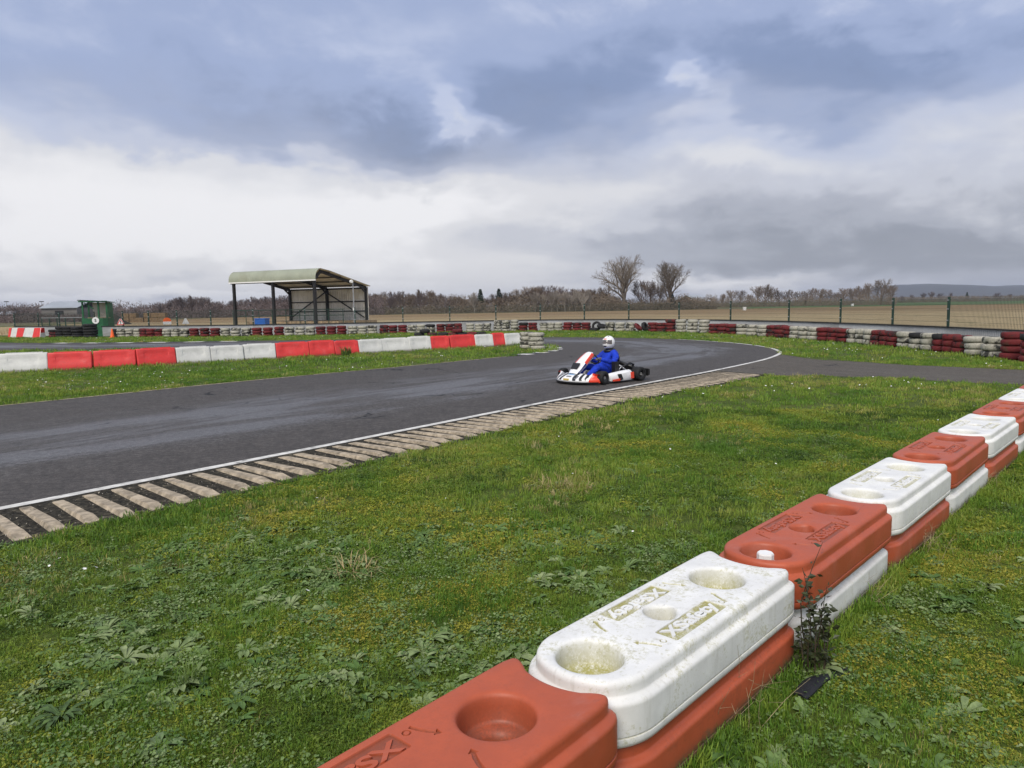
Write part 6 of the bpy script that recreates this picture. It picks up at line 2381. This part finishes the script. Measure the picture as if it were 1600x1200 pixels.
# --- clover and other small leaves
P = np.vstack([field_points(1.6, 5.0, 190, 13), field_points(5.0, 9.5, 45, 14)])
P = P[on_grass(P)]
P = P[RNG.random(len(P)) < np.clip((vnoise(P, 1.7, 35, 4) - 0.38) * 4, 0, 1)]
scatter('small_leaves', P, 0.1 + 0.8 * RNG.random(len(P)), RNG.uniform(.7, 1.3, len(P)), C_clover, 4, 'patches of small round leaves in the turf', 'leaves', seed=6)
# --- broad-leaved weeds, thickest at the lower left
P = np.vstack([field_points(1.7, 5.4, 190, 15), field_points(5.4, 9.5, 14, 16)])
P = P[on_grass(P)]
w = np.clip((vnoise(P, 1.1, 37, 4) - 0.43) * 5, 0.03, 1) * np.where(P[:, 0] < 0.6, 1.0, 0.35) * np.clip(1.35 - P[:, 1] / 8, 0.25, 1)
P = P[RNG.random(len(P)) < w]
scatter('broadleaf_weeds', P, RNG.random(len(P)), RNG.uniform(.4, 1.15, len(P)), C_weed, 5, 'grey-green broad-leaved weed rosettes in the foreground turf', 'weeds', 0.15, seed=7)
# --- dry tufts
P = np.vstack([field_points(1.7, 5.0, 26, 17), field_points(5.0, 12.0, 14, 18)])
P = P[on_grass(P)]
_, dry = tint_of(P)
P = P[RNG.random(len(P)) < np.clip(dry * 1.1, 0.03, 1)]
scatter('dry_grass', P, RNG.random(len(P)), RNG.uniform(.6, 1.2, len(P)), C_dry, 3, 'dry straw-coloured grass blades in the turf', 'dry grass', 0.2, seed=8)
# --- daisies
P = np.vstack([field_points(3.5, 12.0, 1.6, 19), field_points(12, 30, 4.5, 20), field_points(30, 50, 4.5, 22)])
P = P[on_grass(P)]
P = P[RNG.random(len(P)) < np.clip((vnoise(P, 0.7, 41, 3) - 0.46) * 7, 0.05, 1)]
scatter('daisies', P, RNG.random(len(P)), np.where(P[:, 1] > 12, 1.25, 0.8) * RNG.uniform(.7, 1.3, len(P)), C_daisy, 3, 'white daisies dotted over the grass', 'daisies', 0.35, seed=9)


# --- single plants one can point to
def spot(u, v):
    return gp(u, v).xy.to_3d()


def clump(name, me, u, v, s, label, cat, rz=0.0):
    o = put(name, me, None, spot(u, v), (0, 0, rz), (s, s, s))
    return tag(o, label, cat)


LEAFY = simple('dock_leaf', (0.055, 0.10, 0.026), 0.7, var=0.4, scale=25)
M['dock'] = LEAFY
M['pale_leaf'] = simple('pale_weed_leaf', (0.12, 0.18, 0.07), 0.7, var=0.3, scale=25)
M['green_blade'] = simple('green_blade', (0.10, 0.16, 0.03), 0.55, var=0.3, scale=25)
M['straw_blade'] = simple('straw_blade', (0.36, 0.28, 0.13), 0.7, var=0.3, scale=25)
M['dark_leaf'] = simple('bramble_leaf', (0.040, 0.050, 0.020), 0.45, var=0.5, scale=20)
M['brown_stem'] = simple('brown_stem', (0.055, 0.040, 0.025), 0.8, var=0.3, scale=20)
M['straw_stem'] = simple('straw_stem', (0.33, 0.27, 0.16), 0.8, var=0.3, scale=20)
clump('dock_plant', rosette_mesh(81, 20, 0.12, 0.012, 0.9, 'dock', 'dock_plant'), 95, 1125, 1.0, 'dark green upright dock plant at the lower left', 'plant')
clump('grass_clump', tuft_mesh('grass_clump', 'green_blade', 82, 46, 0.03, 0.09, 0.17, 0.0022, 0.9), 292, 1078, 1.0, 'bright spiky grass clump at the lower left', 'grass clump')
clump('leafy_weed', rosette_mesh(83, 18, 0.10, 0.014, 0.35, 'pale_leaf', 'leafy_weed'), 152, 975, 1.0, 'large grey-green leafy weed left of the lower middle', 'plant')
clump('leafy_weed', rosette_mesh(84, 17, 0.10, 0.015, 0.4, 'pale_leaf', 'leafy_weed'), 150, 1032, 1.0, 'broad pale weed rosette above the spiky grass clump on the left', 'plant', 1.0)
clump('leafy_weed', rosette_mesh(85, 14, 0.085, 0.015, 0.5, 'pale_leaf', 'leafy_weed'), 385, 1082, 1.0, 'pale weed rosette right of the spiky grass clump', 'plant', 2.0)
clump('leafy_weed', rosette_mesh(86, 14, 0.09, 0.016, 0.5, 'pale_leaf', 'leafy_weed'), 655, 1048, 1.0, 'pale weed rosette beside the corner of the nearest red block', 'plant', 0.4)
clump('leafy_weed', rosette_mesh(87, 14, 0.09, 0.015, 0.5, 'pale_leaf', 'leafy_weed'), 250, 1170, 1.0, 'pale weed rosette at the bottom edge left of the red block', 'plant', 0.9)
for (u, v, lab) in ((552, 897, 'straw-coloured dry tuft left of the middle of the lawn'), (865, 762, 'left straw-coloured dry patch in the middle of the lawn'), (905, 768, 'right straw-coloured dry patch in the middle of the lawn')):
    clump('dry_tuft', tuft_mesh('dry_tuft', 'straw_blade', u, 60, 0.10, 0.03, 0.10, 0.002, 1.5), u, v, 1.5, lab, 'dry grass', u)
# bramble against the barrier
br = empty('bramble', spot(1272, 1050), 0, 'dark leafy bramble growing up between two barrier stacks', 'bramble')
rd = random.Random(12)
stems, leaves = [], MB()
for k, (dx, dy, h) in enumerate(((0.02, 0.03, 0.50), (-0.01, 0.05, 0.44), (0.05, 0.02, 0.42), (-0.04, 0.02, 0.38), (0.09, 0.00, 0.33), (0.0, -0.03, 0.34), (-0.02, 0.09, 0.62), (0.12, 0.05, 0.26), (-0.09, 0.0, 0.24))):
    pts = [Vector((dx * 0.5, dy * 0.5, -0.01))]
    q = pts[0].copy()
    d = Vector((dx * 1.2, dy * 1.0, 1)).normalized()
    for i in range(6):
        d = (d + Vector((rd.gauss(0, .10), rd.gauss(0, .10), 0.02))).normalized()
        q = q + d * h / 6
        pts.append(q.copy())
    MB().tube(pts, [0.0045 * (1 - i / 8) for i in range(7)], 5).build('stem', 'brown_stem', br)
    nl = 40 if k != 6 else 16
    for i in range(nl):
        f = rd.uniform(0.12, 1.0) * 6
        j = min(int(f), 5)
        c = pts[j].lerp(pts[j + 1], f - j)
        o = Vector((rd.gauss(0, 1), rd.gauss(0, 1), rd.gauss(0, .5))).normalized()
        c = c + o * rd.uniform(0.008, 0.045)
        s = rd.uniform(0.010, 0.022)
        t = o.orthogonal().normalized()
        t = Matrix.Rotation(rd.uniform(0, 6.28), 3, o) @ t
        n2 = o.cross(t)
        leaves.add([c - o * s, c + t * s * 0.62 + n2 * s * 0.2, c + o * s * 1.1, c - t * s * 0.62 + n2 * s * 0.2], [(0, 1, 2), (0, 2, 3)])
lv = leaves.build('foliage', 'dark_leaf', br, fix=False)
lv['kind'] = 'stuff'
# tangle of dead stalks on the grass side of the barrier
for (u, v, n, h, lab) in ((1150, 1110, 12, 0.34, 'thin straw-coloured dead stalks against the red lower block'), (1440, 858, 26, 0.20, 'dry grass tangle at the foot of the barrier beyond the bramble'), (1350, 935, 16, 0.16, 'dry stalks at the end of the white lower block'), (1530, 760, 16, 0.16, 'dry grass at the foot of the far lower blocks')):
    r = MB()
    rd = random.Random(u)
    for i in range(n):
        p = Vector((rd.gauss(0, .10), rd.gauss(0, .10), 0))
        d = Vector((rd.gauss(0, .45), rd.gauss(0, .45), 1)).normalized()
        q = [p]
        for k in range(4):
            d = (d + Vector((rd.gauss(0, .14), rd.gauss(0, .14), -0.06))).normalized()
            q.append(q[-1] + d * h * rd.uniform(.18, .32))
        r.tube(q, [0.0013, 0.0012, 0.001, 0.0008, 0.0005], 3, False)
        for k in range(3):
            b = q[2 + k % 2]
            r.tube([b, b + Vector((rd.gauss(0, .03), rd.gauss(0, .03), rd.uniform(0, .05)))], [0.0008, 0.0004], 3, False)
    o = r.build('dead_stalks', 'straw_stem', None, fix=False)
    o.location = spot(u, v)
    tag(o, lab, 'stalks')
# strip of black rubber on the grass
rb = MB()
rows = []
a, b = spot(1250, 1095), spot(1325, 1050)
d = (b - a).normalized()
sd_ = Vector((-d.y, d.x, 0))
for i in range(9):
    f = i / 8
    c = (b - a) * f + sd_ * 0.02 * math.sin(f * 3) + Vector((0, 0, 0.022 + 0.012 * math.sin(f * 5)))
    w = 0.030 + 0.008 * math.sin(f * 7)
    rows.append([c - sd_ * w, c + Vector((0, 0, 0.010)), c + sd_ * w, c + sd_ * w + Vector((0, 0, -0.008)), c + Vector((0, 0, 0.001)), c - sd_ * w + Vector((0, 0, -0.008))])
o = rb.loft(rows).build('rubber_strip', 'rubber', None, 60)
o.location = a
tag(o, 'strip of black rubber lying in the grass right of the bramble', 'rubber')
# small weed in front of the water barriers
wb = clump('bushy_weed', tuft_mesh('bushy_weed', 'green_blade', 90, 160, 0.16, 0.15, 0.42, 0.012, 0.7), 541, 556, 1.0, 'small bushy weed in front of the red water barriers', 'plant')

# ------------------------------------------------------------------ haze
if USE_HAZE:
    hz = MB().box((-4500, -4500, -1.0), (4500, 4500, 82.0)).build('haze', None)
    t = bpy.data.materials.new('haze')
    t.use_nodes = True
    nt = t.node_tree
    nt.nodes.clear()
    pv = nt.nodes.new('ShaderNodeVolumePrincipled')
    pv.inputs['Color'].default_value = (0.72, 0.80, 0.95, 1)
    pv.inputs['Density'].default_value = HAZE_DENSITY
    pv.inputs['Anisotropy'].default_value = 0.2
    mo = nt.nodes.new('ShaderNodeOutputMaterial')
    nt.links.new(pv.outputs[0], mo.inputs['Volume'])
    hz.data.materials.append(t)
    tag(hz, 'thin blue winter haze over the fields', 'haze', kind='stuff')
